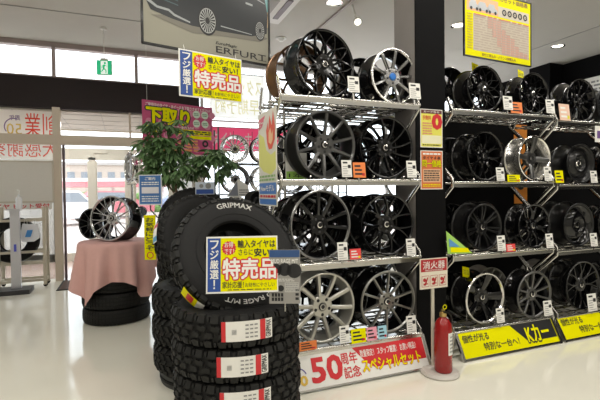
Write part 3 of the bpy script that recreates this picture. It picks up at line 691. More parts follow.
# ------------------------------------------------------------------ fire extinguisher and its sign stand
t = thing('fire_extinguisher', 'red fire extinguisher standing on a pale round base by the pillar', 'fire extinguisher', (2.135, 2.565, .035))
MB().lathe([(0, 0), (.058, 0), (.064, .01), (.064, .30), (.058, .345), (.04, .375), (.022, .39), (.018, .40), (0, .40)], 36).obj('cylinder', mat('extinguisher_red', (.30, .010, .010), .25, 0, .4, coat=.2), t)
MB().lathe([(.02, .395), (.025, .40), (.025, .425), (.015, .43), (.012, .45), (0, .45)], 20).obj('valve', mat('brass', (.55, .40, .15), .3, .9), t)
m = MB(); m.box((.0, -.035, .455), (.02, .10, .012), Matrix.Rotation(.15, 4, 'X')); m.box((0, -.03, .435), (.02, .08, .008)); m.obj('handle', SATINBLACK, t, smooth=False)
MB().ring(.0, .47, .012, .018, -.02).obj('pull_ring', YEL, t, smooth=False)
MB().tube([(.02, 0, .42), (.06, .0, .42), (.078, 0, .37), (.078, 0, .12)], .009).obj('hose', SATINBLACK, t)
m = MB()
for i in range(9):
    a = -PI / 2 - .1 + i * .12
    a2 = a + .12
    m.add([(.0646 * math.cos(a), .0646 * math.sin(a), .13), (.0646 * math.cos(a2), .0646 * math.sin(a2), .13), (.0646 * math.cos(a2), .0646 * math.sin(a2), .29), (.0646 * math.cos(a), .0646 * math.sin(a), .29)], [(0, 1, 2, 3)])
m.obj('instruction_label', WHITE, t)
m = MB()
for i in range(6):
    a = -PI / 2 + .1 + i * .1
    for k in range(5):
        m.add([(.0652 * math.cos(a), .0652 * math.sin(a), .15 + k * .026), (.0652 * math.cos(a + .07), .0652 * math.sin(a + .07), .15 + k * .026), (.0652 * math.cos(a + .07), .0652 * math.sin(a + .07), .162 + k * .026), (.0652 * math.cos(a), .0652 * math.sin(a), .162 + k * .026)], [(0, 1, 2, 3)])
m.obj('label_print', GREYINK, t)
t = thing('extinguisher_stand', 'extinguisher sign stand with red and white sign on a pale post', 'sign stand', (2.135, 2.60, 0))
MB().lathe([(0, 0), (.135, 0), (.14, .012), (.125, .03), (.08, .034), (0, .034)], 36).obj('base', mat('base_grey', (.55, .52, .48), .5), t)
MB().tube([(0, .08, .03), (0, .08, .66)], .013, 12).obj('post', mat('post_cream', (.62, .58, .48), .4), t)
MB().box((0, .065, .73), (.25, .006, .225)).obj('sign_plate', mat('sign_cream', (.78, .72, .60), .5), t, smooth=False)
MB().quad(-.118, .118, .745, .836, .061).obj('red_panel', mat('sign_deep_red', (.42, .015, .02), .4), t, smooth=False)
text(MB(), '消火器', -.10, .10, .765, .822, .060, .012).obj('lettering', WHITE, t, smooth=False)
text(MB(), 'FIRE EXTINGUISHER', -.08, .08, .750, .759, .060).obj('lettering', WHITE, t, smooth=False)
m = MB()
for i in range(3):
    x = -.078 + i * .078
    for q in ((x - .033, x + .033, .634, .637), (x - .033, x + .033, .713, .716), (x - .033, x - .030, .634, .716), (x + .030, x + .033, .634, .716)): m.quad(*q, .0605)
m.obj('diagram_frames', mat('sign_deep_red', (.42, .015, .02)), t, smooth=False)
m = MB()
for i in range(3):
    x = -.078 + i * .078
    m.disc(x - .008, .685, .014, .0605, 14); m.poly([(x - .02, .645), (x + .005, .645), (x + .024, .70), (x + .016, .705), (x - .004, .665)], .0603); m.quad(x - .02, x + .022, .652, .660, .060)
m.obj('diagrams', mat('sign_deep_red', (.42, .015, .02)), t, smooth=False)

# ------------------------------------------------------------------ tyres
def tyre_meshes(R, W, kind):
    """lying tyre: axis z, from z=0 to W, up side shows the outer sidewall"""
    b = R * .53
    def half(z): return [(b, .16 * W), (b + .008, .06 * W), (b + .03, .015 * W), (R * .82, .0), (R * .92, .05 * W), (R * .965, .13 * W), (R * .98, .28 * W), (R * .985, .5 * W)]
    lo = half(0); hi = [(r, W - z) for r, z in reversed(lo[:-1])]
    inner = [(b + .004, W * .80), (R * .93, W * .78), (R * .93, W * .22), (b + .004, W * .2)]
    d = {'body': MB().lathe(lo + hi + inner, 64, 'z', True).mesh('body', RUBBER, angle=40)}
    # bead ring and raised ridge on the sidewall
    d['sidewall_ring'] = MB().lathe([(R * .66, W * .985), (R * .66, W * 1.008), (R * .675, W * 1.008), (R * .675, W * .985)], 64, 'z', True).mesh('sidewall_ring', RUBBER)
    t = MB()
    def rb(s):                                    # base radius over the tread width
        q = abs(2 * s - 1); return R * (.985 - .02 * q ** 3) if q < .86 else R * (.965 - .045 * (q - .86) / .14)
    def block(N, i, pts, h, shrink=.12):
        cx = sum(p[0] for p in pts) / len(pts); cz = sum(p[1] for p in pts) / len(pts); vs = []
        for lev in (0, 1):
            for px, pz in pts:
                k = 1 - shrink * lev; x = cx + (px - cx) * k; z = cz + (pz - cz) * k
                a = 2 * PI * (i + x) / N; r = rb(z) - .004 if lev == 0 else rb(z) + h
                vs.append((r * math.cos(a), r * math.sin(a), z * W))
        n = len(pts)
        t.add(vs, [tuple(range(n, 2 * n))] + [(j, (j + 1) % n, n + (j + 1) % n, n + j) for j in range(n)])
    if kind == 'mud':
        N = 30
        for i in range(N):
            block(N, i, [(.05, .02), (.62, .02), (.66, .24), (.36, .27), (.02, .22)], .013)
            block(N, i + .5, [(.05, .98), (.02, .78), (.36, .73), (.66, .76), (.62, .98)], .013)
            block(N, i, [(.05, .30), (.40, .34), (.55, .30), (.78, .36), (.70, .48), (.30, .50), (.08, .44)], .012)
            block(N, i + .5, [(.05, .70), (.08, .56), (.30, .50), (.70, .52), (.78, .64), (.55, .70), (.40, .66)], .012)
            block(N, i, [(.74, .06), (.96, .06), (.94, .22), (.78, .20)], .008); block(N, i + .5, [(.74, .94), (.78, .80), (.94, .78), (.96, .94)], .008)
    elif kind == 'chevron':
        N = 34
        for i in range(N):
            for a, c, sh in ((.02, .20, .35), (.22, .40, -.35), (.42, .58, .3), (.60, .78, -.35), (.80, .98, .35)):
                block(N, i, [(.1, a), (.62, a), (.62 + sh, c), (.1 + sh, c)], .009, .1)
    elif kind == 'terrain':
        N = 44
        for i in range(N):
            block(N, i, [(.08, .03), (.72, .03), (.8, .22), (.08, .24)], .008); block(N, i + .5, [(.08, .97), (.08, .76), (.8, .78), (.72, .97)], .008)
            block(N, i, [(.1, .28), (.8, .30), (.7, .42), (.12, .40)], .008); block(N, i + .3, [(.1, .44), (.8, .46), (.8, .56), (.1, .55)], .008); block(N, i + .6, [(.1, .60), (.8, .58), (.7, .72), (.12, .71)], .008)
    else:
        N = 60
        for i in range(N):
            for a, c in ((.05, .24), (.28, .47), (.53, .72), (.76, .95)): block(N, i, [(.04, a), (.9, a), (.98, c), (.12, c)], .003, .05)
    d['tread'] = t.mesh('tread', TREADRUB, smooth=False)
    return d
_tm = {}
def tyre(label, M, R, W, kind, group, cat='tyre'):
    k = (R, W, kind)
    if k not in _tm: _tm[k] = tyre_meshes(R, W, kind)
    t = thing('tyre', label, cat, M=M, group=group)
    for n, me in _tm[k].items(): put(n, me, t)
    return t
def tread_patch(mb, R, a0, a1, z0, z1, lift=.0, n=14):
    vs = []; fs = []
    for i in range(n + 1):
        a = a0 + (a1 - a0) * i / n
        vs += [((R + lift) * math.cos(a), (R + lift) * math.sin(a), z0), ((R + lift) * math.cos(a), (R + lift) * math.sin(a), z1)]
    for i in range(n): fs.append((2 * i, 2 * i + 2, 2 * i + 3, 2 * i + 1))
    return mb.add(vs, fs)
def curved(R, ac):
    return lambda x, z: (R * math.cos(ac + x / R), R * math.sin(ac + x / R), z)
def paper_label(t, R, ac, z0, z1, half):
    """printed paper label wrapped on the tread, centred at angle ac"""
    h = half / R; H0 = z1 - z0; Rr = R + .009
    tread_patch(MB(), Rr, ac - h, ac + h, z0, z1).obj('label', WHITE, t)
    tread_patch(MB(), Rr, ac - h, ac - h + .06, z0, z1, .0012, 3).obj('label_red_edge', RED, t)
    tread_patch(MB(), Rr, ac + h * .48, ac + h * .70, z0, z1, .0012, 4).obj('label_red_band', RED, t)
    f = curved(Rr + .002, ac); m = MB()
    for k in range(5): 
        x = -half * .62 + k * .005
        m.add([f(x, z0 + H0 * .35), f(x + .0025, z0 + H0 * .35), f(x + .0025, z0 + H0 * .6), f(x, z0 + H0 * .6)], [(0, 1, 2, 3)])
    for k in range(4):
        for j in range(3):
            x = -half * .1 + j * half * .18; z = z0 + H0 * (.16 + .2 * k)
            m.add([f(x, z), f(x + half * .13, z), f(x + half * .13, z + H0 * .07), f(x, z + H0 * .07)], [(0, 1, 2, 3)])
    m.obj('label_print', GREYINK, t)
    m = MB(); text(m, 'GRIPMAX', 0, H0 * .86, 0, half * .22, fn=lambda x, z: f(half * .96 - z, z0 + H0 * .07 + x), bold=.03)
    m.obj('lettering', BLACKINK, t)
def stack(u, v, zb, n, W, R, kind, labels, group, rot):
    out = []
    for i in range(n):
        M = Matrix.Translation((u + random.uniform(-.004, .004), v + random.uniform(-.004, .004), zb + i * W)) @ Matrix.Rotation(rot + i * 1.3, 4, 'Z')
        out.append((tyre(labels[i], M, R, W * .985, kind, group), rot + i * 1.3))
    return out
FU, FV, FR, FW = .611, 2.556, .366, .1815
o4 = ('lowest', 'second from the floor', 'third from the floor', 'topmost')
fs = stack(FU, FV, 0, 4, FW, FR, 'mud', ['mud terrain tyre, %s in the stack with paper labels' % k for k in o4], 'tyres stacked under the sale sign', .3)
for (t, r), da in zip(fs, (.0, -.03, -.05, .02)):
    paper_label(t, FR, -PI / 2 - .10 - r + da, .045, .148, .132)
SU, SV, SR, SW = .529, 3.289, .352, .20
t = thing('tyre_dolly', 'low round black base under the second tyre stack', 'stand', (SU, SV, 0))
MB().lathe([(0, 0), (.30, 0), (.305, .01), (.305, .08), (.29, .10), (0, .10)], 48).obj('drum', mat('black_plastic', (.03, .03, .03), .5), t)
MB().lathe([(.306, .03), (.312, .035), (.312, .05), (.306, .055)], 48, closed=True).obj('rim_band', RUBBER, t)
stack(SU, SV, .10, 3, SW, SR, 'chevron', ['chevron tread tyre, %s in the stack just behind the labelled stack' % k for k in ('lowest', 'middle one', 'topmost')], 'tyres in the second stack', .1)
TU, TV = .60, 4.03
t = thing('tyre_dolly', 'low round black base under the third tyre stack', 'stand', (TU, TV, 0))
MB().lathe([(0, 0), (.30, 0), (.305, .01), (.305, .08), (.29, .10), (0, .10)], 48).obj('drum', mat('black_plastic', (.03, .03, .03)), t)
MB().lathe([(.306, .03), (.312, .035), (.312, .05), (.306, .055)], 48, closed=True).obj('rim_band', RUBBER, t)
stack(TU, TV, .10, 4, .17, .335, 'terrain', ['all terrain tyre, %s in the stack behind the chevron tread stack' % k for k in o4], 'tyres in the third stack', .5)
def upright(label, u, v, ztop, R, W, lean, yaw, kind, sink=.06):
    zc = ztop - sink + R * math.cos(lean) + W / 2 * math.sin(lean)
    RM = Matrix.Rotation(yaw, 4, 'Z') @ Matrix.Rotation(PI / 2 - lean, 4, 'X')
    M = Matrix.Translation((u, v, zc)) @ RM @ Matrix.Translation((0, 0, -W / 2))
    return tyre(label, M, R, W, kind, 'tyres standing upright on the stacks')
UR, UW, UL = .372, .165, math.radians(31)
front = upright('upright mud tyre with white GRIPMAX lettering behind the sale sign', FU + .005, FV + .02, FW * 4, UR, UW, UL, .08, 'mud', .12)
m = MB()
def arc(r0, a_mid, top=True): 
    return (lambda x, z: ((r0 + z) * math.cos(a_mid - x / r0), (r0 + z) * math.sin(a_mid - x / r0), UW * (1.0 + .01)))
text(m, 'GRIPMAX', -.105, .105, 0, .034, fn=arc(.288, math.radians(86)), bold=.03)
m.obj('lettering', WHITE, front, smooth=False)
m = MB(); text(m, 'MUD RAGE M/T', -.17, .17, 0, .026, fn=arc(.292, math.radians(-82)), bold=.03)
m.obj('lettering', WHITE, front, smooth=False)
for a0, a1, z0, z1, mm in ((3.62, 3.95, .05, .15, YEL), (3.72, 3.84, .06, .14, RED), (3.9, 4.02, .05, .15, WHITE)):
    tread_patch(MB(), UR + .010, a0, a1, z0, z1, .001 if mm is RED else 0).obj('sticker', mm, front)
t2 = upright('upright chevron tread tyre standing on the second stack behind the lettered tyre', SU + .01, SV + .06, .70, .345, .175, math.radians(20), .30, 'chevron')
for a0, a1, mm, l in ((2.72, 3.12, WHITE, 0), (2.74, 2.82, RED, .001), (3.0, 3.1, mat('label_blue', (.1, .35, .6), .5), .001)):
    tread_patch(MB(), .356, a0, a1, .06, .13, l).obj('sticker', mm, t2)
upright('upright all terrain tyre farthest back, standing on the third stack below the plant', TU + .01, TV + .05, .78, .335, .165, math.radians(16), .0, 'terrain')

# ------------------------------------------------------------------ sale signs
def sale_sign(label, M, w, h, group):
    t = thing('sale_sign', label, 'sign', M=M, group=group)
    MB().box((0, .002, h / 2), (w, .004, h)).obj('board', WHITE, t, smooth=False)
    X = lambda f: -w / 2 + w * f
    Z = lambda f: h * f
    e = -.0006; k = w * .002
    MB().quad(X(.02), X(.985), Z(.03), Z(.97), e).obj('yellow_field', YEL, t, smooth=False)
    MB().quad(X(.02), X(.20), Z(.03), Z(.97), e - k).obj('blue_strip', BLUE, t, smooth=False)
    text(MB(), 'フジ厳選！', X(.055), X(.17), Z(.07), Z(.94), e - 2 * k, .03, vertical=True).obj('lettering', WHITE, t, smooth=False)
    st = []
    for i in range(32):
        a = 2 * PI * i / 32; r = w * (.105 if i % 2 else .088); st.append((X(.315) + r * math.cos(a), Z(.79) + r * math.sin(a)))
    MB().poly(st, e - k).obj('red_burst', RED, t, smooth=False)
    m = MB(); text(m, 'お得', X(.255), X(.375), Z(.80), Z(.90), e - 2 * k, .012); text(m, 'です！', X(.255), X(.385), Z(.68), Z(.78), e - 2 * k, .012); m.obj('lettering', WHITE, t, smooth=False)
    m = MB(); text(m, '輸入タイヤは', X(.44), X(.965), Z(.79), Z(.93), e - 2 * k, .035); text(m, 'さらに', X(.45), X(.65), Z(.66), Z(.765), e - 2 * k, .02); text(m, '安い！', X(.67), X(.93), Z(.635), Z(.775), e - 2 * k, .045)
    text(m, '家計応援！', X(.225), X(.52), Z(.085), Z(.20), e - 2 * k, .015); text(m, 'お財布にやさしい', X(.54), X(.95), Z(.095), Z(.175), e - 2 * k, 0); m.obj('lettering', BLACKINK, t, smooth=False)
    rules(MB(), X(.3), X(.9), Z(.045), Z(.07), 1, e - 2 * k, 3).obj('small_print', BLACKINK, t, smooth=False)
    text(MB(), '特売品', X(.235), X(.965), Z(.245), Z(.60), e - 2 * k, .05, grow=.065).obj('lettering_outline', RED, t, smooth=False)
    text(MB(), '特売品', X(.235), X(.965), Z(.245), Z(.60), e - 3 * k, .05).obj('lettering', WHITE, t, smooth=False)
    return t
Rm = lambda yaw, lean=0: Matrix.Rotation(yaw, 4, 'Z') @ Matrix.Rotation(-lean, 4, 'X')
sale_sign('yellow and blue sale sign leaning on the upright lettered tyre', Matrix.Translation((.556, 2.195, .835)) @ Rm(-.30, .18), .368, .29, 'yellow and blue sale signs')
EY = math.atan2(.24, .959)
su = sale_sign('yellow and blue sale sign hanging below the big car poster', Matrix.Translation((.605, 3.185, 2.02)) @ Rm(EY), .487, .325, 'yellow and blue sale signs')
for x in (-.2, .2): MB().tube([(x, .003, .32), (x, .02, .36)], .002, 6).obj('cord', WHITE, su)
# grey product card beside the tyre sign
t = thing('product_card', 'grey product leaflet with tyre pictures in a holder on the labelled tyre stack', 'leaflet', M=Matrix.Translation((.765, 2.135, .775)) @ Rm(-.42, .06))
MB().box((0, .002, .135), (.162, .004, .278)).obj('sheet', mat('leaflet_grey', (.30, .29, .27), .4), t, smooth=False)
MB().quad(-.078, .078, .235, .272, -.0008).obj('blue_header', mat('leaflet_blue', (.03, .08, .22), .4), t, smooth=False)
text(MB(), 'MUD RAGE M/T', -.07, .07, .205, .226, -.001, .03).obj('lettering', WHITE, t, smooth=False)
m = MB()
for x, z, r in ((-.045, .17, .032), (.0, .172, .034), (.05, .165, .038)): m.disc(x, z, r, -.001)
m.obj('tyre_pictures', BLACKINK, t, smooth=False)
m = MB()
for x, z in ((-.055, .075), (-.02, .075)): m.disc(x, z, .016, -.001)
for i in range(2):
    for j in range(4): m.quad(-.068 + j * .016, -.056 + j * .016, .01 + i * .022, .028 + i * .022, -.001)
for i in range(3): m.quad(.055, .072, .015 + i * .022, .028 + i * .022, -.001)
m.obj('small_pictures', BLACKINK, t, smooth=False)
MB().quad(.0, .072, .055, .105, -.001).obj('spec_table', mat('leaflet_pale', (.5, .49, .46), .5), t, smooth=False)
rules(MB(), .004, .07, .058, .103, 5, -.0015, 9).obj('small_print', GREYINK, t, smooth=False)
rules(MB(), -.07, .05, .11, .128, 2, -.0015, 10, .3).obj('small_print', WHITE, t, smooth=False)
MB().tube([(0, .006, .1), (0, .006, -.045)], .004, 6).obj('stem', CHROME, t)

# ------------------------------------------------------------------ hanging car poster
t = thing('car_poster', 'large hanging poster of a dark car with ERFURT lettering', 'poster', (.132, 3.093, 2.342), (0, 0, EY))
PW, PH = .99, .74
MB().box((PW / 2, .004, PH / 2), (PW, .008, PH)).obj('sheet', mat('poster_olive', (.26, .25, .195), .35), t, smooth=False)
m = MB()
for a, b, c, d in ((0, PW, -.004, .012), (0, PW, PH - .012, PH + .004), (-.004, .010, 0, PH), (PW - .012, PW + .004, 0, PH)): m.box(((a + b) / 2, .002, (c + d) / 2), (b - a, .016, d - c))
m.obj('frame', SATINBLACK, t, smooth=False)
e = -.0008
MB().quad(.01, PW - .012, .40, PH - .012, e).obj('printed_sky', mat('poster_teal', (.16, .36, .36), .35), t, smooth=False)
MB().quad(.01, PW - .012, .30, .42, e - .0004).obj('printed_dusk', mat('poster_sand', (.50, .36, .22), .35), t, smooth=False)
MB().poly([(.06, .20), (.35, .135), (.62, .16), (.90, .175), (.975, .215), (.80, .25), (.3, .25)], e - .0006).obj('printed_road_patch', mat('poster_dark_olive', (.16, .15, .12), .35), t, smooth=False)
MB().poly([(.025, .30), (.06, .235), (.20, .205), (.345, .185), (.56, .19), (.83, .205), (.965, .25), (.975, .40), (.95, .52), (.88, .64), (.74, .705), (.45, .70), (.38, .60), (.20, .53), (.05, .47), (.02, .38)], e - .001).obj('printed_car_body', mat('poster_car', (.010, .013, .016), .3), t, smooth=False)
m = MB(); m.poly([(.42, .58), (.48, .67), (.70, .68), (.72, .56)], e - .0014); m.poly([(.74, .56), (.73, .67), (.86, .60), (.91, .52)], e - .0014)
m.obj('printed_car_windows', mat('poster_window', (.10, .15, .17), .3), t, smooth=False)
m = MB(); m.poly([(.03, .29), (.10, .255), (.18, .25), (.22, .225), (.335, .20), (.335, .21), (.225, .24), (.185, .265), (.105, .27), (.04, .31)], e - .0016); m.poly([(.73, .535), (.95, .475), (.95, .482), (.73, .548)], e - .0016)
m.poly([(.57, .225), (.83, .215), (.83, .221), (.57, .233)], e - .0016); m.poly([(.78, .44), (.84, .435), (.84, .45), (.78, .455)], e - .0016)
m.obj('printed_chrome_trim', mat('poster_silver', (.30, .32, .32), .3), t, smooth=False)
m = MB()
for k in range(4): m.poly([(.06, .33 + k * .03), (.25, .30 + k * .03), (.25, .308 + k * .03), (.06, .338 + k * .03)], e - .0016)
m.obj('printed_grille_bars', mat('poster_grille', (.05, .09, .10), .3), t, smooth=False)
for cx, cz, rx, rz in ((.466, .245, .074, .105), (.903, .262, .045, .078)):
    MB().disc(cx, cz, rx, e - .002, 32, rz).obj('printed_tyre', BLACKINK, t, smooth=False)
    m = MB()
    for k in range(20):
        a = 2 * PI * k / 20; d = .07
        m.poly([(cx + rx * .22 * math.cos(a - d), cz + rz * .22 * math.sin(a - d)), (cx + rx * .80 * math.cos(a - d), cz + rz * .80 * math.sin(a - d)), (cx + rx * .80 * math.cos(a + d), cz + rz * .80 * math.sin(a + d)), (cx + rx * .22 * math.cos(a + d), cz + rz * .22 * math.sin(a + d))], e - .0026)
    for k in range(28):
        a0, a1 = 2 * PI * k / 28, 2 * PI * (k + 1) / 28
        m.poly([(cx + rx * q * math.cos(a), cz + rz * q * math.sin(a)) for q, a in ((.79, a0), (.85, a0), (.85, a1), (.79, a1))], e - .0026)
    m.obj('printed_wheel', mat('poster_wheel', (.34, .35, .34), .3), t, smooth=False)
text(MB(), 'EuroMagic', .53, .70, .085, .112, e - .001, .03, shear=.01).obj('lettering', BLACKINK, t, smooth=False)
m = MB(); text(m, 'ERFURT', .53, .955, .032, .078, e - .001, .01)
for x0 in (.53, .955 - .07): m.quad(x0, x0 + .07, .031, .0345, e - .001)
m.obj('lettering', BLACKINK, t, smooth=False)
for x in (.06, PW - .06): MB().tube([(x, .004, PH), (x, .004, CEIL - 2.342)], .003, 6).obj('cord', WHITE, t)

# hanging price chart
t = thing('price_chart', 'yellow framed price chart hanging above the racks past the pillar', 'poster', (2.611, 2.855, 2.452), (0, 0, .085))
PW, PH = .823, .56
MB().box((PW / 2, .005, PH / 2), (PW, .01, PH)).obj('board', YEL, t, smooth=False)
m = MB()
for a, b, c, d in ((-.006, PW + .006, -.006, .004), (-.006, PW + .006, PH - .004, PH + .006), (-.006, .004, 0, PH), (PW - .004, PW + .006, 0, PH)): m.box(((a + b) / 2, .004, (c + d) / 2), (b - a, .016, d - c))
m.obj('frame', SATINBLACK, t, smooth=False)
e = -.0006
MB().quad(.10, PW - .025, .055, .36, e).obj('table_field', mat('chart_cream', (.58, .52, .42), .5), t, smooth=False)
MB().quad(.025, .40, .375, .50, e).obj('car_panel', mat('chart_orange', (.75, .42, .22), .5), t, smooth=False)
MB().quad(.40, PW - .025, .375, .465, e).obj('wheel_panel', mat('chart_cream', (.80, .74, .64)), t, smooth=False)
m = MB()
for k in range(5): m.ring(.475 + k * .068, .42, .014, .028, e - .001, 20); m.disc(.475 + k * .068, .42, .006, e - .001, 10)
m.obj('wheel_icons', BLACKINK, t, smooth=False)
m = MB(); m2 = MB()
for cx, s_ in ((.11, .06), (.22, .07), (.33, .062)):
    m.poly([(cx - s_, .395), (cx + s_, .395), (cx + s_, .42), (cx + s_ * .5, .435), (cx + s_ * .3, .465), (cx - s_ * .6, .465), (cx - s_, .43)], e - .001)
    m2.disc(cx - s_ * .55, .397, .014, e - .0015, 12); m2.disc(cx + s_ * .55, .397, .014, e - .0015, 12)
m.obj('car_pictures', mat('chart_car', (.45, .47, .50), .5), t, smooth=False); m2.obj('car_tyres', BLACKINK, t, smooth=False)
m = MB()
for k, (a, b) in enumerate(((.26, .36), (.19, .36), (.12, .34), (.06, .27), (.06, .24), (.06, .21), (.055, .15), (.055, .11), (.055, .10))):
    m.quad(.27 + k * .057, .27 + k * .057 + .05, a, b, e - .001)
m.obj('pink_cells', mat('chart_pink', (.58, .34, .27), .5), t, smooth=False)
m = MB()
for k in range(14): m.quad(.10, PW - .025, .07 + k * .021, .0715 + k * .021, e - .0015)
for k in range(12): m.quad(.15 + k * .057, .1515 + k * .057, .055, .36, e - .0015)
m.obj('table_lines', mat('chart_line', (.5, .42, .36), .5), t, smooth=False)
rules(MB(), .105, PW - .03, .062, .35, 14, e - .002, 21, .28).obj('small_print', mat('chart_faint_ink', (.46, .36, .30), .5), t, smooth=False)
rules(MB(), .105, PW - .03, .345, .362, 1, e - .002, 22, .6).obj('column_heads', mat('chart_red_ink', (.6, .2, .12), .5), t, smooth=False)
rules(MB(), .03, .09, .06, .36, 14, e - .002, 23, .45).obj('row_heads', mat('chart_ochre_ink', (.55, .42, .03), .5), t, smooth=False)
m = MB(); text(m, 'タイヤ＆ホイールセット価格表', .05, .78, .508, .548, e - .001, .03); text(m, '取付工賃込み・バランス調整込み', .2, .62, .016, .042, e - .001, .02); m.obj('lettering', mat('chart_brown_ink', (.25, .12, .02), .5), t, smooth=False)
for x in (.06, PW - .06): MB().tube([(x, .005, PH), (x, .005, CEIL - 2.452)], .002, 6).obj('cord', WHITE, t)

# pink trade-in poster hung behind the plant
t = thing('trade_in_poster', 'magenta trade-in poster with big yellow lettering hung behind the plant', 'poster', (.224, 5.537, 1.84), (0, 0, math.atan2(.293, .88)))
PW, PH = .927, .625
MAG = mat('poster_magenta', (.50, .06, .18), .45)
MB().box((PW / 2, .004, PH / 2), (PW, .008, PH)).obj('sheet', MAG, t, smooth=False)
m = MB()
for i in range(6):
    for j in range(4): m.disc(.08 + i * .155 + (j % 2) * .07, .07 + j * .15, .045, -.0005, 16)
m.obj('dot_pattern', mat('poster_rose', (.62, .20, .32), .5), t, smooth=False)
text(MB(), 'ご使用中のタイヤ・ホイールを下取りさせてください！', .04, .90, .555, .60, -.0015, .03).obj('lettering', WHITE, t, smooth=False)
text(MB(), '下取り', .05, .60, .36, .545, -.0015, .06, grow=.07).obj('lettering_outline', BLACKINK, t, smooth=False)
text(MB(), '下取り', .05, .60, .36, .545, -.0025, .06).obj('lettering', YEL, t, smooth=False)
m = MB(); k2 = MB()
for i in range(2):
    for j in range(2):
        x, z = .70 + i * .12, .40 + j * .115; m.disc(x, z, .05, -.0015, 24); rules(k2, x - .035, x + .035, z - .02, z + .02, 2, -.002, i * 2 + j, .6)
m.obj('pale_circles', mat('poster_mint', (.66, .76, .66), .5), t, smooth=False); k2.obj('circle_print', mat('poster_green_ink', (.12, .3, .15), .5), t, smooth=False)
text(MB(), 'サイズ違い・メーカー違いでもＯＫ', .20, .66, .315, .35, -.0015, .03).obj('lettering', WHITE, t, smooth=False)
m = MB(); m.quad(.02, .20, .25, .34, -.001); m.quad(.30, .91, .25, .31, -.001); m.quad(.60, .91, .20, .24, -.001); m.obj('yellow_bands', YEL, t, smooth=False)
rules(MB(), .32, .90, .255, .305, 2, -.002, 31, .6).obj('small_print', BLACKINK, t, smooth=False)
m = MB(); m.ring(.82, .145, .02, .045, -.002); m.obj('tyre_icon', BLACKINK, t, smooth=False)
rules(MB(), .05, .72, .03, .19, 4, -.002, 33, .6).obj('small_print', mat('poster_orange_ink', (.75, .32, .12), .5), t, smooth=False)
for x in (.06, PW - .06): MB().tube([(x, .004, PH), (x, .004, CEIL - 1.84)], .002, 6).obj('cord', WHITE, t)

# ------------------------------------------------------------------ tall poster on the rack's side
t = thing('side_poster', 'tall colourful flame-print poster hung on the first rack side', 'poster', (.962, 3.235, 1.25), (0, 0, -PI / 2))
PW, PH = .42, .68
MB().box((PW / 2, .002, PH / 2), (PW, .004, PH)).obj('sheet', mat('poster_pale', (.72, .70, .62), .45), t, smooth=False)
e = -.0006
m = MB(); m.poly([(.01, .64), (.18, .655), (.10, .58), (.01, .56)], e); m.obj('pink_patch', mat('poster_pinkred', (.72, .15, .22), .5), t, smooth=False)
text(MB(), 'セール', .02, .19, .585, .63, e - .002, .03).obj('lettering', WHITE, t, smooth=False)
m = MB(); m.poly([(.02, .54), (.14, .50), (.20, .40), (.30, .36), (.40, .38), (.41, .26), (.30, .22), (.12, .25), (.02, .30)], e); m.obj('lime_patch', mat('poster_lemon', (.72, .72, .20), .5), t, smooth=False)
m = MB(); m.poly([(.22, .45), (.20, .54), (.24, .60), (.25, .53), (.28, .64), (.33, .56), (.36, .66), (.40, .55), (.39, .46), (.33, .40), (.26, .40)], e - .001); m.obj('flame', mat('poster_flame', (.75, .10, .05), .5), t, smooth=False)
m = MB(); m.poly([(.26, .45), (.26, .52), (.30, .55), (.33, .50), (.36, .53), (.35, .46), (.31, .43)], e - .002); m.obj('flame_core', mat('poster_peach', (.85, .55, .30), .5), t, smooth=False)
m = MB(); m.quad(.015, .405, .085, .165, e); m.quad(.015, .405, .01, .05, e); m.obj('blue_bands', mat('poster_cobalt', (.06, .20, .55), .5), t, smooth=False)
text(MB(), 'Newモデル', .05, .37, .105, .15, e - .002, .04).obj('lettering', WHITE, t, smooth=False)
rules(MB(), .03, .39, .175, .225, 2, e - .001, 41, .6).obj('small_print', mat('poster_green', (.25, .45, .15), .5), t, smooth=False)
rules(MB(), .03, .39, .055, .08, 1, e - .001, 42, .7).obj('small_print', RED, t, smooth=False)
MB().tube([(.02, .01, PH), (.40, .01, PH)], .005, 6).obj('hanger', CHROME, t)

# ------------------------------------------------------------------ draped table of stacked tyres with wheels on it
DU, DV = -.087, 5.18
stack(DU, DV, 0, 5, .166, .345, 'road', ['slim black road tyre, %s of the stack under the pink cloth' % k for k in ('lowest', 'second up', 'middle one', 'fourth up', 'topmost')], 'tyres under the pink cloth', .2)
m = MB(); nA, nT, nD = 144, 6, 16; th0 = math.radians(-91); sq = .72; Rt = .365; vs = []; fs2 = []
for i in range(nA):
    a = 2 * PI * i / nA; c = max(abs(math.cos(a - th0)), abs(math.sin(a - th0))); drop = min(sq / c, .955) - Rt + .05 * math.cos(a + 2.3)
    for j in range(nT): r = Rt * j / (nT - 1); vs.append((r * math.cos(a), r * math.sin(a), .004 * math.sin(3 * a) * r))
    for j in range(1, nD + 1):
        q = j / nD; f = q ** .8
        wav = .034 * math.sin(9 * a + .7 + .6 * math.sin(2 * a)) + .022 * math.sin(16 * a + 1.1)
        corner = max(0, (drop - .32) / .3)
        r = Rt + .012 + f * (.025 + wav * (1 + .6 * corner)) + .03 * f * corner
        z = -(drop * q) - .0 + (.012 if j == 1 else 0) * 0
        vs.append((r * math.cos(a), r * math.sin(a), z * .97))
per = nT + nD
for i in range(nA):
    k = (i + 1) % nA
    for j in range(per - 1): fs2.append((i * per + j, k * per + j, k * per + j + 1, i * per + j + 1))
m.add(vs, fs2)
o = m.obj('tablecloth', mat('pink_cloth', (.68, .40, .37), .85, noise=.05, nscale=25, bump=.15, bscale=220), None, (DU, DV, .842), smooth=True, angle=80)
tag(o, 'pink cloth draped over the tyre stack by the entrance', 'tablecloth')
wheel('machined multi-spoke wheel leaning on the pink tablecloth', -.155, 5.05, .853, .48, SP['fine'], -.62, .23, 'wheels on the pink cloth', .1, .10)
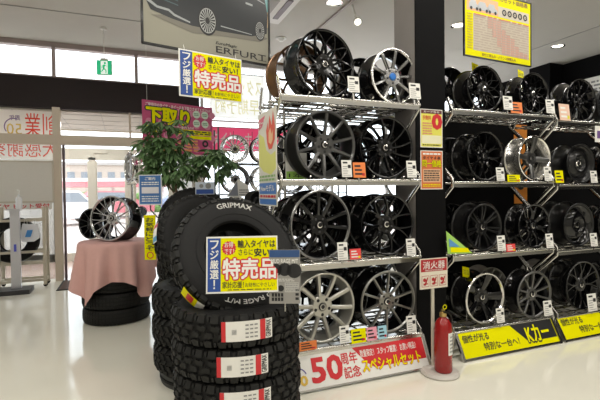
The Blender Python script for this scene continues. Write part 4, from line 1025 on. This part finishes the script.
wheel('black wheel behind the machined wheel on the pink tablecloth', -.36, 5.42, .85, .34, SP['blk10'], -.73, .18, 'wheels on the pink cloth', 0, .06)

# ------------------------------------------------------------------ potted plant
t = thing('potted_tree', 'tall leafy potted tree between the tyres and the magenta poster', 'plant', (.62, 4.82, 0))
MB().lathe([(0, 0), (.13, 0), (.17, .28), (.18, .30), (.17, .31), (.155, .29), (.15, .26), (0, .26)], 36).obj('pot', mat('pot_grey', (.35, .33, .31), .6), t)
MB().lathe([(0, .262), (.149, .262)], 24).obj('soil', mat('soil', (.05, .035, .025), .9), t)
BARK = mat('bark', (.16, .11, .07), .8)
MB().tube([(0, 0, .25), (-.02, .02, .8), (-.08, .06, 1.3), (-.15, .10, 1.8), (-.17, .1, 2.1)], [.02, .018, .015, .011, .006]).obj('trunk', BARK, t)
MB().tube([(-.03, .03, .9), (.10, -.04, 1.3), (.24, -.12, 1.62), (.33, -.16, 1.78)], [.012, .01, .008, .005]).obj('branch', BARK, t)
MB().tube([(-.08, .06, 1.3), (-.25, .08, 1.55), (-.33, .05, 1.75)], [.01, .008, .005]).obj('branch', BARK, t)
random.seed(11); leaf = MB(); stems = MB()
def leaflet(base, d, L, w, up):
    d = d.normalized(); s_ = d.cross(up).normalized(); n = s_.cross(d); pts = []
    for q, ww, dr in ((0, .08, 0), (.3, .8, .03), (.6, 1, -.02), (.85, .6, -.10), (1, .02, -.2)):
        c = base + d * L * q + n * dr * L
        pts.append((c - s_ * w * ww * .5, c + n * -.012 * ww, c + s_ * w * ww * .5))
    vs = [p for tr in pts for p in tr]; fs = []
    for i in range(4):
        for j in range(2): fs.append((3 * i + j, 3 * i + j + 1, 3 * i + 4 + j, 3 * i + 3 + j))
    leaf.add(vs, fs)
for cx, cy, cz, rx, ry, rz, n in ((-.20, .10, 1.91, .27, .24, .29, 55), (-.30, .10, 1.70, .20, .18, .22, 24), (-.05, .02, 1.62, .24, .22, .20, 30), (.30, -.16, 1.67, .19, .17, .17, 30)):
    for k in range(n):
        v = Vector((random.gauss(0, 1), random.gauss(0, 1), random.gauss(0, 1))).normalized() * random.uniform(.35, 1) ** .6
        p = Vector((cx + v.x * rx, cy + v.y * ry, cz + v.z * rz))
        inner = Vector((cx, cy, cz - rz * .2)); stems.tube([p, p.lerp(inner, .5)], .0022, 4)
        out = (v + Vector((0, 0, .2))).normalized()
        for q in range(7):
            a = 2 * PI * q / 7 + k; d = Vector((math.cos(a), math.sin(a), random.uniform(-1.1, -.2))) + out * .3
            leaflet(p, d, random.uniform(.095, .15), random.uniform(.036, .052), Vector((0, 0, 1)))
leaf.obj('foliage', mat('leaf_green', (.15, .26, .11), .4, noise=.5, nscale=5), t)
stems.obj('leaf_stalks', mat('stalk_green', (.12, .18, .05), .6), t)

# ------------------------------------------------------------------ small notices around the tyre stacks
t = thing('notice_stand', 'blue notice board with a yellow strip sign below on a black pole beside the tyres', 'sign stand', (.335, 4.0, .765), (0, 0, -.40))
MB().lathe([(0, 0), (.035, 0), (.035, .012), (.012, .02), (0, .02)], 28).obj('base', SATINBLACK, t)
MB().tube([(0, .006, .015), (0, .006, .30), (-.13, .006, .44), (-.13, .006, .72)], .006, 8).obj('pole', SATINBLACK, t)
X = -.13; Z = -.765
MB().box((X + .005, -.004, 1.38 + Z), (.20, .006, .265)).obj('board', mat('notice_white', (.7, .72, .75), .4), t, smooth=False)
MB().quad(X - .088, X + .098, 1.258 + Z, 1.505 + Z, -.0076).obj('blue_field', mat('notice_blue', (.05, .16, .42), .4), t, smooth=False)
MB().quad(X - .07, X + .08, 1.35 + Z, 1.405 + Z, -.0086).obj('pale_panel', mat('notice_pale', (.70, .68, .72), .5), t, smooth=False)
m = MB(); text(m, 'ご案内', X - .04, X + .05, 1.465 + Z, 1.492 + Z, -.0086, .03); rules(m, X - .07, X + .08, 1.42 + Z, 1.455 + Z, 2, -.0086, 51, .5); rules(m, X - .07, X + .08, 1.275 + Z, 1.335 + Z, 3, -.0086, 52, .4); m.obj('lettering', WHITE, t, smooth=False)
MB().box((X - .005, -.004, .965 + Z), (.10, .006, .39)).obj('yellow_strip', YEL, t, smooth=False)
text(MB(), 'お気軽にどうぞ', X - .04, X + .03, .85 + Z, 1.14 + Z, -.0086, .03, vertical=True).obj('strip_lettering', BLACKINK, t, smooth=False)
MB().ring(X - .005, .81 + Z, .022, .03, -.0086).obj('red_ring', RED, t, smooth=False)
t = thing('blue_tag', 'small blue and white tag clipped on the farthest upright tyre', 'tag', (.67, 3.93, 1.335), (0, 0, -.25))
MB().box((0, 0, .055), (.165, .004, .11)).obj('card', mat('tag_pale', (.55, .62, .72), .4), t, smooth=False); MB().quad(-.075, .075, .005, .045, -.003).obj('blue_band', BLUE, t, smooth=False)
m = MB(); m.disc(.03, .075, .025, -.003, 16); m.disc(-.03, .075, .018, -.003, 16); m.obj('picture', GREYINK, t, smooth=False)
MB().box((0, .06, -.0), (.02, .12, .008)).obj('clip', CHROME, t, smooth=False)
# tall stack beside the rack carrying a small tyre and a price pyramid
QU, QV = 1.27, 4.28
stack(QU, QV, 0, 7, .165, .30, 'road', ['slim black tyre, %s of the tall stack behind the first rack side' % k for k in ('first at the floor', 'second up', 'third up', 'fourth up', 'fifth up', 'sixth up', 'topmost')], 'tyres in the tall stack behind the rack', .7)
t = thing('trolley_wheel', 'small black wheel standing on the tall tyre stack beside the flame poster', 'wheel', (1.20, 4.16, 1.155), (0, 0, .3))
MB().lathe([(.07, -.05), (.10, -.055), (.105, -.03), (.105, .03), (.10, .055), (.07, .05)], 40, 'y', True, Matrix.Translation((0, 0, .105))).obj('tyre', RUBBER, t)
MB().lathe([(0, -.03), (.02, -.045), (.05, -.03), (.072, -.045), (.072, .045), (0, .03)], 32, 'y', M=Matrix.Translation((0, 0, .105))).obj('hub', SATINBLACK, t)
t = thing('price_easel', 'white triangular price easel with grey picture in front of the window wheels', 'sign', (1.07, 4.33, 1.155), (0, 0, -.25))
MB().prism([(-.12, .15), (.12, .15), (.10, .26), (.0, .33)], -.003, .003).obj('card', WHITE, t, smooth=False)
MB().poly([(-.10, .16), (.0, .16), (-.01, .31)], -.004).obj('picture', mat('easel_grey', (.25, .27, .32), .5), t, smooth=False)
rules(MB(), .01, .10, .16, .23, 3, -.004, 61, .5).obj('small_print', GREYINK, t, smooth=False)
MB().tube([(0, .006, .2), (0, .006, .0)], .006, 8).obj('stem', CHROME, t); MB().box((0, .006, .004), (.12, .08, .008)).obj('foot', CHROME, t, smooth=False)

# ------------------------------------------------------------------ display by the big window
t = thing('window_rack', 'wire display rack of bright wheels in front of the shop window', 'wheel rack', (1.30, 6.42, 0))
for x in (0, .9425, 2.1):
    for y in (0, .3): MB().box((x, y, 1.15), (.022, .022, 2.3)).obj('post', DARKSTEEL, t, smooth=False)
for z in (.40, .86, 1.32, 1.775):
    m = MB(); m.box((1.05, 0, z), (2.12, .02, .02)); m.box((1.05, .3, z), (2.12, .02, .02))
    for k in range(14): m.box((.02 + k * .16, .15, z), (.008, .3, .008))
    m.obj('shelf', DARKSTEEL, t, smooth=False)
m = MB()
for k in range(8): m.box((k * .3, .31, 1.2), (.006, .006, 2.2))
for k in range(8): m.box((1.05, .31, .2 + k * .28), (2.1, .006, .006))
m.obj('wire_grid', DARKSTEEL, t, smooth=False)
wl = ('nearest the magenta poster', 'second along', 'third along', 'farthest along')
for r, z in enumerate((1.787, 1.332, .872)):
    for k in range(4):
        sp = SP['silmulti'] if (r + k) % 2 == 0 else dict(SP['fine'])
        wheel('%s wheel, %s on the %s shelf of the window rack' % ('silver' if (r + k) % 2 == 0 else 'machined black', wl[k], ('top', 'second', 'third')[r]), 1.56 + k * .455, 6.43, z, .42, sp, 0, .17, 'wheels on the window rack', .2 * k, detail=False)
t = thing('window_banner', 'pink banner with white lettering across the shop window', 'banner', (1.40, 7.70, 2.08))
MB().box((.85, 0, .21), (1.7, .004, .42)).obj('sheet', translucent('banner_pink', (.85, .22, .38), .5), t, smooth=False)
text(MB(), 'タイヤ・ホイール大特価', .05, 1.65, .08, .34, .004 * -1, .04).obj('lettering', WHITE, t, smooth=False)
MB().tube([(0, 0, .42), (1.7, 0, .42)], .008, 6).obj('hanging_rod', CHROME, t)
for x in (.02, 1.68): MB().tube([(x, 0, .42), (x, 0, CEIL - 2.08)], .003, 6).obj('cord', CHROME, t)
t = thing('window_poster', 'pale yellow lettered sheet high in the shop window seen from behind', 'poster', (1.42, 7.72, 2.66))
MB().box((.5, 0, .4), (1.0, .004, .8)).obj('sheet', translucent('sheet_pale', (.88, .87, .84), .7), t, smooth=False)
m = MB(); text(m, 'スタッドレス', .05, .95, .42, .70, -.004, 0, mirror=True); text(m, '早期予約', .1, .9, .08, .36, -.004, 0, mirror=True); m.obj('lettering', translucent('letter_lemon', (.85, .80, .45), .6), t, smooth=False)
MB().tube([(0, 0, .80), (1.0, 0, .80)], .008, 6).obj('hanging_rod', CHROME, t)
for x in (.02, .98): MB().tube([(x, 0, .80), (x, 0, CEIL - 2.66)], .003, 6).obj('cord', CHROME, t)
t = thing('wheel_display_pole', 'thin pole stand holding a silver wheel edge-on beside the magenta poster', 'display stand', (.10, 5.98, 0))
MB().lathe([(0, 0), (.16, 0), (.16, .012), (.02, .03), (0, .03)], 28).obj('base', SATINBLACK, t)
MB().tube([(0, 0, .02), (0, 0, 1.47)], .014, 10).obj('pole', CHROME, t)
MB().box((0, 0, 1.468), (.12, .12, .012)).obj('plate', CHROME, t, smooth=False)
wheel('silver wheel turned edge-on atop the pole stand by the magenta poster', .06, 5.93, 1.476, .40, dict(SP['dish'], rim=BRIGHT, face=mat('dull_disc', (.5, .5, .5), .25, .9)), -1.32, .12, None, 0, detail=False)

# ------------------------------------------------------------------ entrance corner
t = thing('entrance_banner', 'white banner with red mirrored lettering hung on the entrance glass', 'banner', (-1.98, 7.93, 1.90))
BW, BH = 1.06, .77
MB().box((BW / 2, 0, BH / 2), (BW, .004, BH)).obj('sheet', translucent('banner_white', (.85, .82, .78), .6), t, smooth=False)
RL = translucent('letter_red', (.85, .10, .06), .6)
m = MB(); text(m, '創業', .58, 1.03, .36, .72, -.004, 0, mirror=True); text(m, '大感謝祭', .10, 1.03, .04, .29, -.004, 0, mirror=True); m.obj('lettering', RL, t, smooth=False)
m = MB(); text(m, '50', .34, .54, .38, .55, -.004, 0, mirror=True); m.obj('gold_emblem', translucent('letter_gold', (.8, .6, .15), .6), t, smooth=False)
m = MB(); m.ring(.44, .50, .12, .135, -.004, 24, PI * .4, PI * 1.2); text(m, '周年', .38, .52, .60, .68, -.004, .03, mirror=True); m.obj('emblem_arc', mat('emblem_violet', (.2, .12, .3), .5), t, smooth=False)
MB().tube([(0, 0, BH), (BW, 0, BH)], .008, 6).obj('hanging_rod', CHROME, t)
t = thing('roll_screen', 'pale grey screen panel on the entrance glass under the red lettering', 'screen', (-1.98, 7.72, 1.24))
MB().box((.49, 0, .31), (.98, .012, .62)).obj('panel', mat('screen_grey', (.74, .72, .67), .6, noise=.03, nscale=30), t, smooth=False)
m = MB()
for a, b, c, d in ((0, .98, -.01, .015), (0, .98, .605, .63), (-.01, .015, 0, .62), (.965, .99, 0, .62)): m.box(((a + b) / 2, -.004, (c + d) / 2), (b - a, .02, d - c))
m.obj('frame', ALU, t, smooth=False)
t = thing('notice_strip', 'white strip with red lettering below the pale screen panel', 'notice', (-1.90, 7.72, 1.13))
MB().box((.44, 0, .05), (.88, .006, .10)).obj('strip', WHITE, t, smooth=False)
text(MB(), 'タイヤ ピット受付', .04, .84, .015, .085, -.0045, .04).obj('lettering', RED, t, smooth=False)
MB().box((.44, .03, .05), (.03, .06, .03)).obj('bracket', ALU, t, smooth=False)
t = thing('tyre_trolley', 'cream tubular trolley by the entrance holding an upright tyre', 'trolley', (-1.33, 7.40, 0))
TR = mat('trolley_cream', (.55, .50, .40), .4, .2)
for x in (-.34, .24):
    for y in (0, .26): MB().box((x, y, .60), (.045, .035, 1.14)).obj('post', TR, t, smooth=False)
for z in (.10, .345, .52, .98):
    for y in ((0, .26) if z != .345 else (.055, .205)):
        if z == .52 and y == 0: pass
        MB().box((-.05, y, z), (.60, .03, .035)).obj('bar', TR, t, smooth=False)
for x in (-.34, .24):
    MB().box((x, .13, .10), (.035, .26, .035)).obj('foot_bar', TR, t, smooth=False)
    for y in (0, .26): MB().lathe([(0, -.012), (.025, -.012), (.03, 0), (.025, .012), (0, .012)], 14, 'y', M=Matrix.Translation((x, y, .03))).obj('caster', RUBBER, t)
tyre('black tyre standing on the cream trolley by the entrance', Matrix.Translation((-1.50, 7.60, .695)) @ Matrix.Rotation(PI / 2, 4, 'X'), .335, .16, 'road', 'tyres by the entrance')
t = thing('shopping_bag', 'white plastic bag with blue print hung on the cream trolley', 'bag', (-1.27, 7.375, .675))
MB().add([(-.09, -.01, .26), (.10, -.01, .24), (.13, -.05, .05), (.06, -.06, 0), (-.08, -.055, .0), (-.12, -.05, .06), (-.09, .01, .26), (.10, .01, .24), (.13, .02, .05), (.06, .02, 0), (-.08, .02, 0), (-.12, .02, .06)],
         [(5, 4, 3, 2, 1, 0), (6, 7, 8, 9, 10, 11), (0, 1, 7, 6), (1, 2, 8, 7), (2, 3, 9, 8), (3, 4, 10, 9), (4, 5, 11, 10), (5, 0, 6, 11)]).obj('body', mat('bag_white', (.70, .71, .74), .4), t, smooth=False)
MB().poly([(-.05, .07), (.02, .07), (.05, .17), (-.02, .17)], -.07).obj('blue_print', mat('bag_blue', (.05, .25, .6), .4), t, smooth=False)
for x in (-.05, .06): MB().tube([(x - .02, 0, .25), (x - .015, .0, .31), (x + .015, 0, .31), (x + .02, 0, .25)], .004, 6).obj('handle', WHITE, t)
t = thing('sanitizer_stand', 'silver sanitizer stand with black foot plate by the entrance', 'stand', (-1.42, 7.08, 0))
MB().box((-.0, 0, .03), (.42, .34, .06)).obj('foot_plate', mat('plate_black', (.03, .03, .033), .4), t, smooth=False)
MB().box((.02, .04, .60), (.115, .06, 1.10)).obj('column', mat('column_silver', (.58, .58, .62), .3, .6), t, smooth=False)
MB().box((.02, .0, 1.15), (.16, .16, .02)).obj('tray', mat('column_silver', (.58, .58, .62)), t, smooth=False)
MB().lathe([(0, 0), (.04, 0), (.04, .14), (.015, .17), (.015, .20), (0, .20)], 20, M=Matrix.Translation((.08, 0, 1.16))).obj('bottle', mat('bottle_clear', (.75, .76, .78), .15), t)
MB().tube([(.08, 0, 1.36), (.08, 0, 1.41), (.06, -.05, 1.42)], .008, 8).obj('pump', PLAIN, t)
MB().box((.02, .006, .62), (.03, .012, .10)).obj('blue_mark', mat('mark_blue', (.08, .10, .55), .4), t, smooth=False)
t = thing('counter_machine', 'grey wheeled service machine partly cut off by the photo edge near the entrance', 'machine', (-2.02, 7.0, 0))
MB().box((0, 0, .50), (.36, .4, .9)).obj('body', mat('machine_grey', (.38, .38, .38), .5), t, smooth=False)
MB().box((0, 0, .97), (.40, .44, .04)).obj('top', DARKSTEEL, t, smooth=False)
MB().box((0, -.205, .62), (.26, .012, .3)).obj('panel', DARKSTEEL, t, smooth=False)
for x in (-.14, .14): MB().lathe([(0, -.02), (.045, -.02), (.05, 0), (.045, .02), (0, .02)], 16, 'y', M=Matrix.Translation((x, -.15, .05))).obj('caster', RUBBER, t)
t = thing('door_mat', 'dark brown mat on the floor just inside the entrance door', 'mat', (-.62, 7.35, 0))
MB().box((0, 0, .006), (.5, .7, .012)).obj('pile', mat('mat_brown', (.10, .06, .05), .9), t, smooth=False); MB().box((0, 0, .004), (.56, .76, .008)).obj('border', RUBBER, t, smooth=False)
t = thing('wall_board', 'pale notice board high on the black side wall', 'notice board', (7.79, 5.35, 3.02), (0, 0, -PI / 2))
MB().box((0, 0, .15), (.8, .015, .3)).obj('board', WHITE, t, smooth=False); rules(MB(), -.35, .35, .05, .25, 3, -.009, 71, .5).obj('small_print', GREYINK, t, smooth=False)

# lettering and print belong to the panel they are printed on
PANELS = ('sheet', 'board', 'sign_plate', 'card', 'panel', 'strip', 'label')
for t in [o for o in C.objects if o.parent is None and o.type == 'EMPTY']:
    ch = list(t.children); panel = next((c for n in PANELS for c in ch if c.name.split('.')[0] == n), None)
    if not panel: continue
    for c in ch:
        n = c.name.split('.')[0]
        if c is not panel and any(k in n for k in ('lettering', 'print', 'rules', 'outline', 'emblem', 'diagram', 'icon', 'picture', 'cells', 'lines', 'heads', 'label_')): c.parent = panel
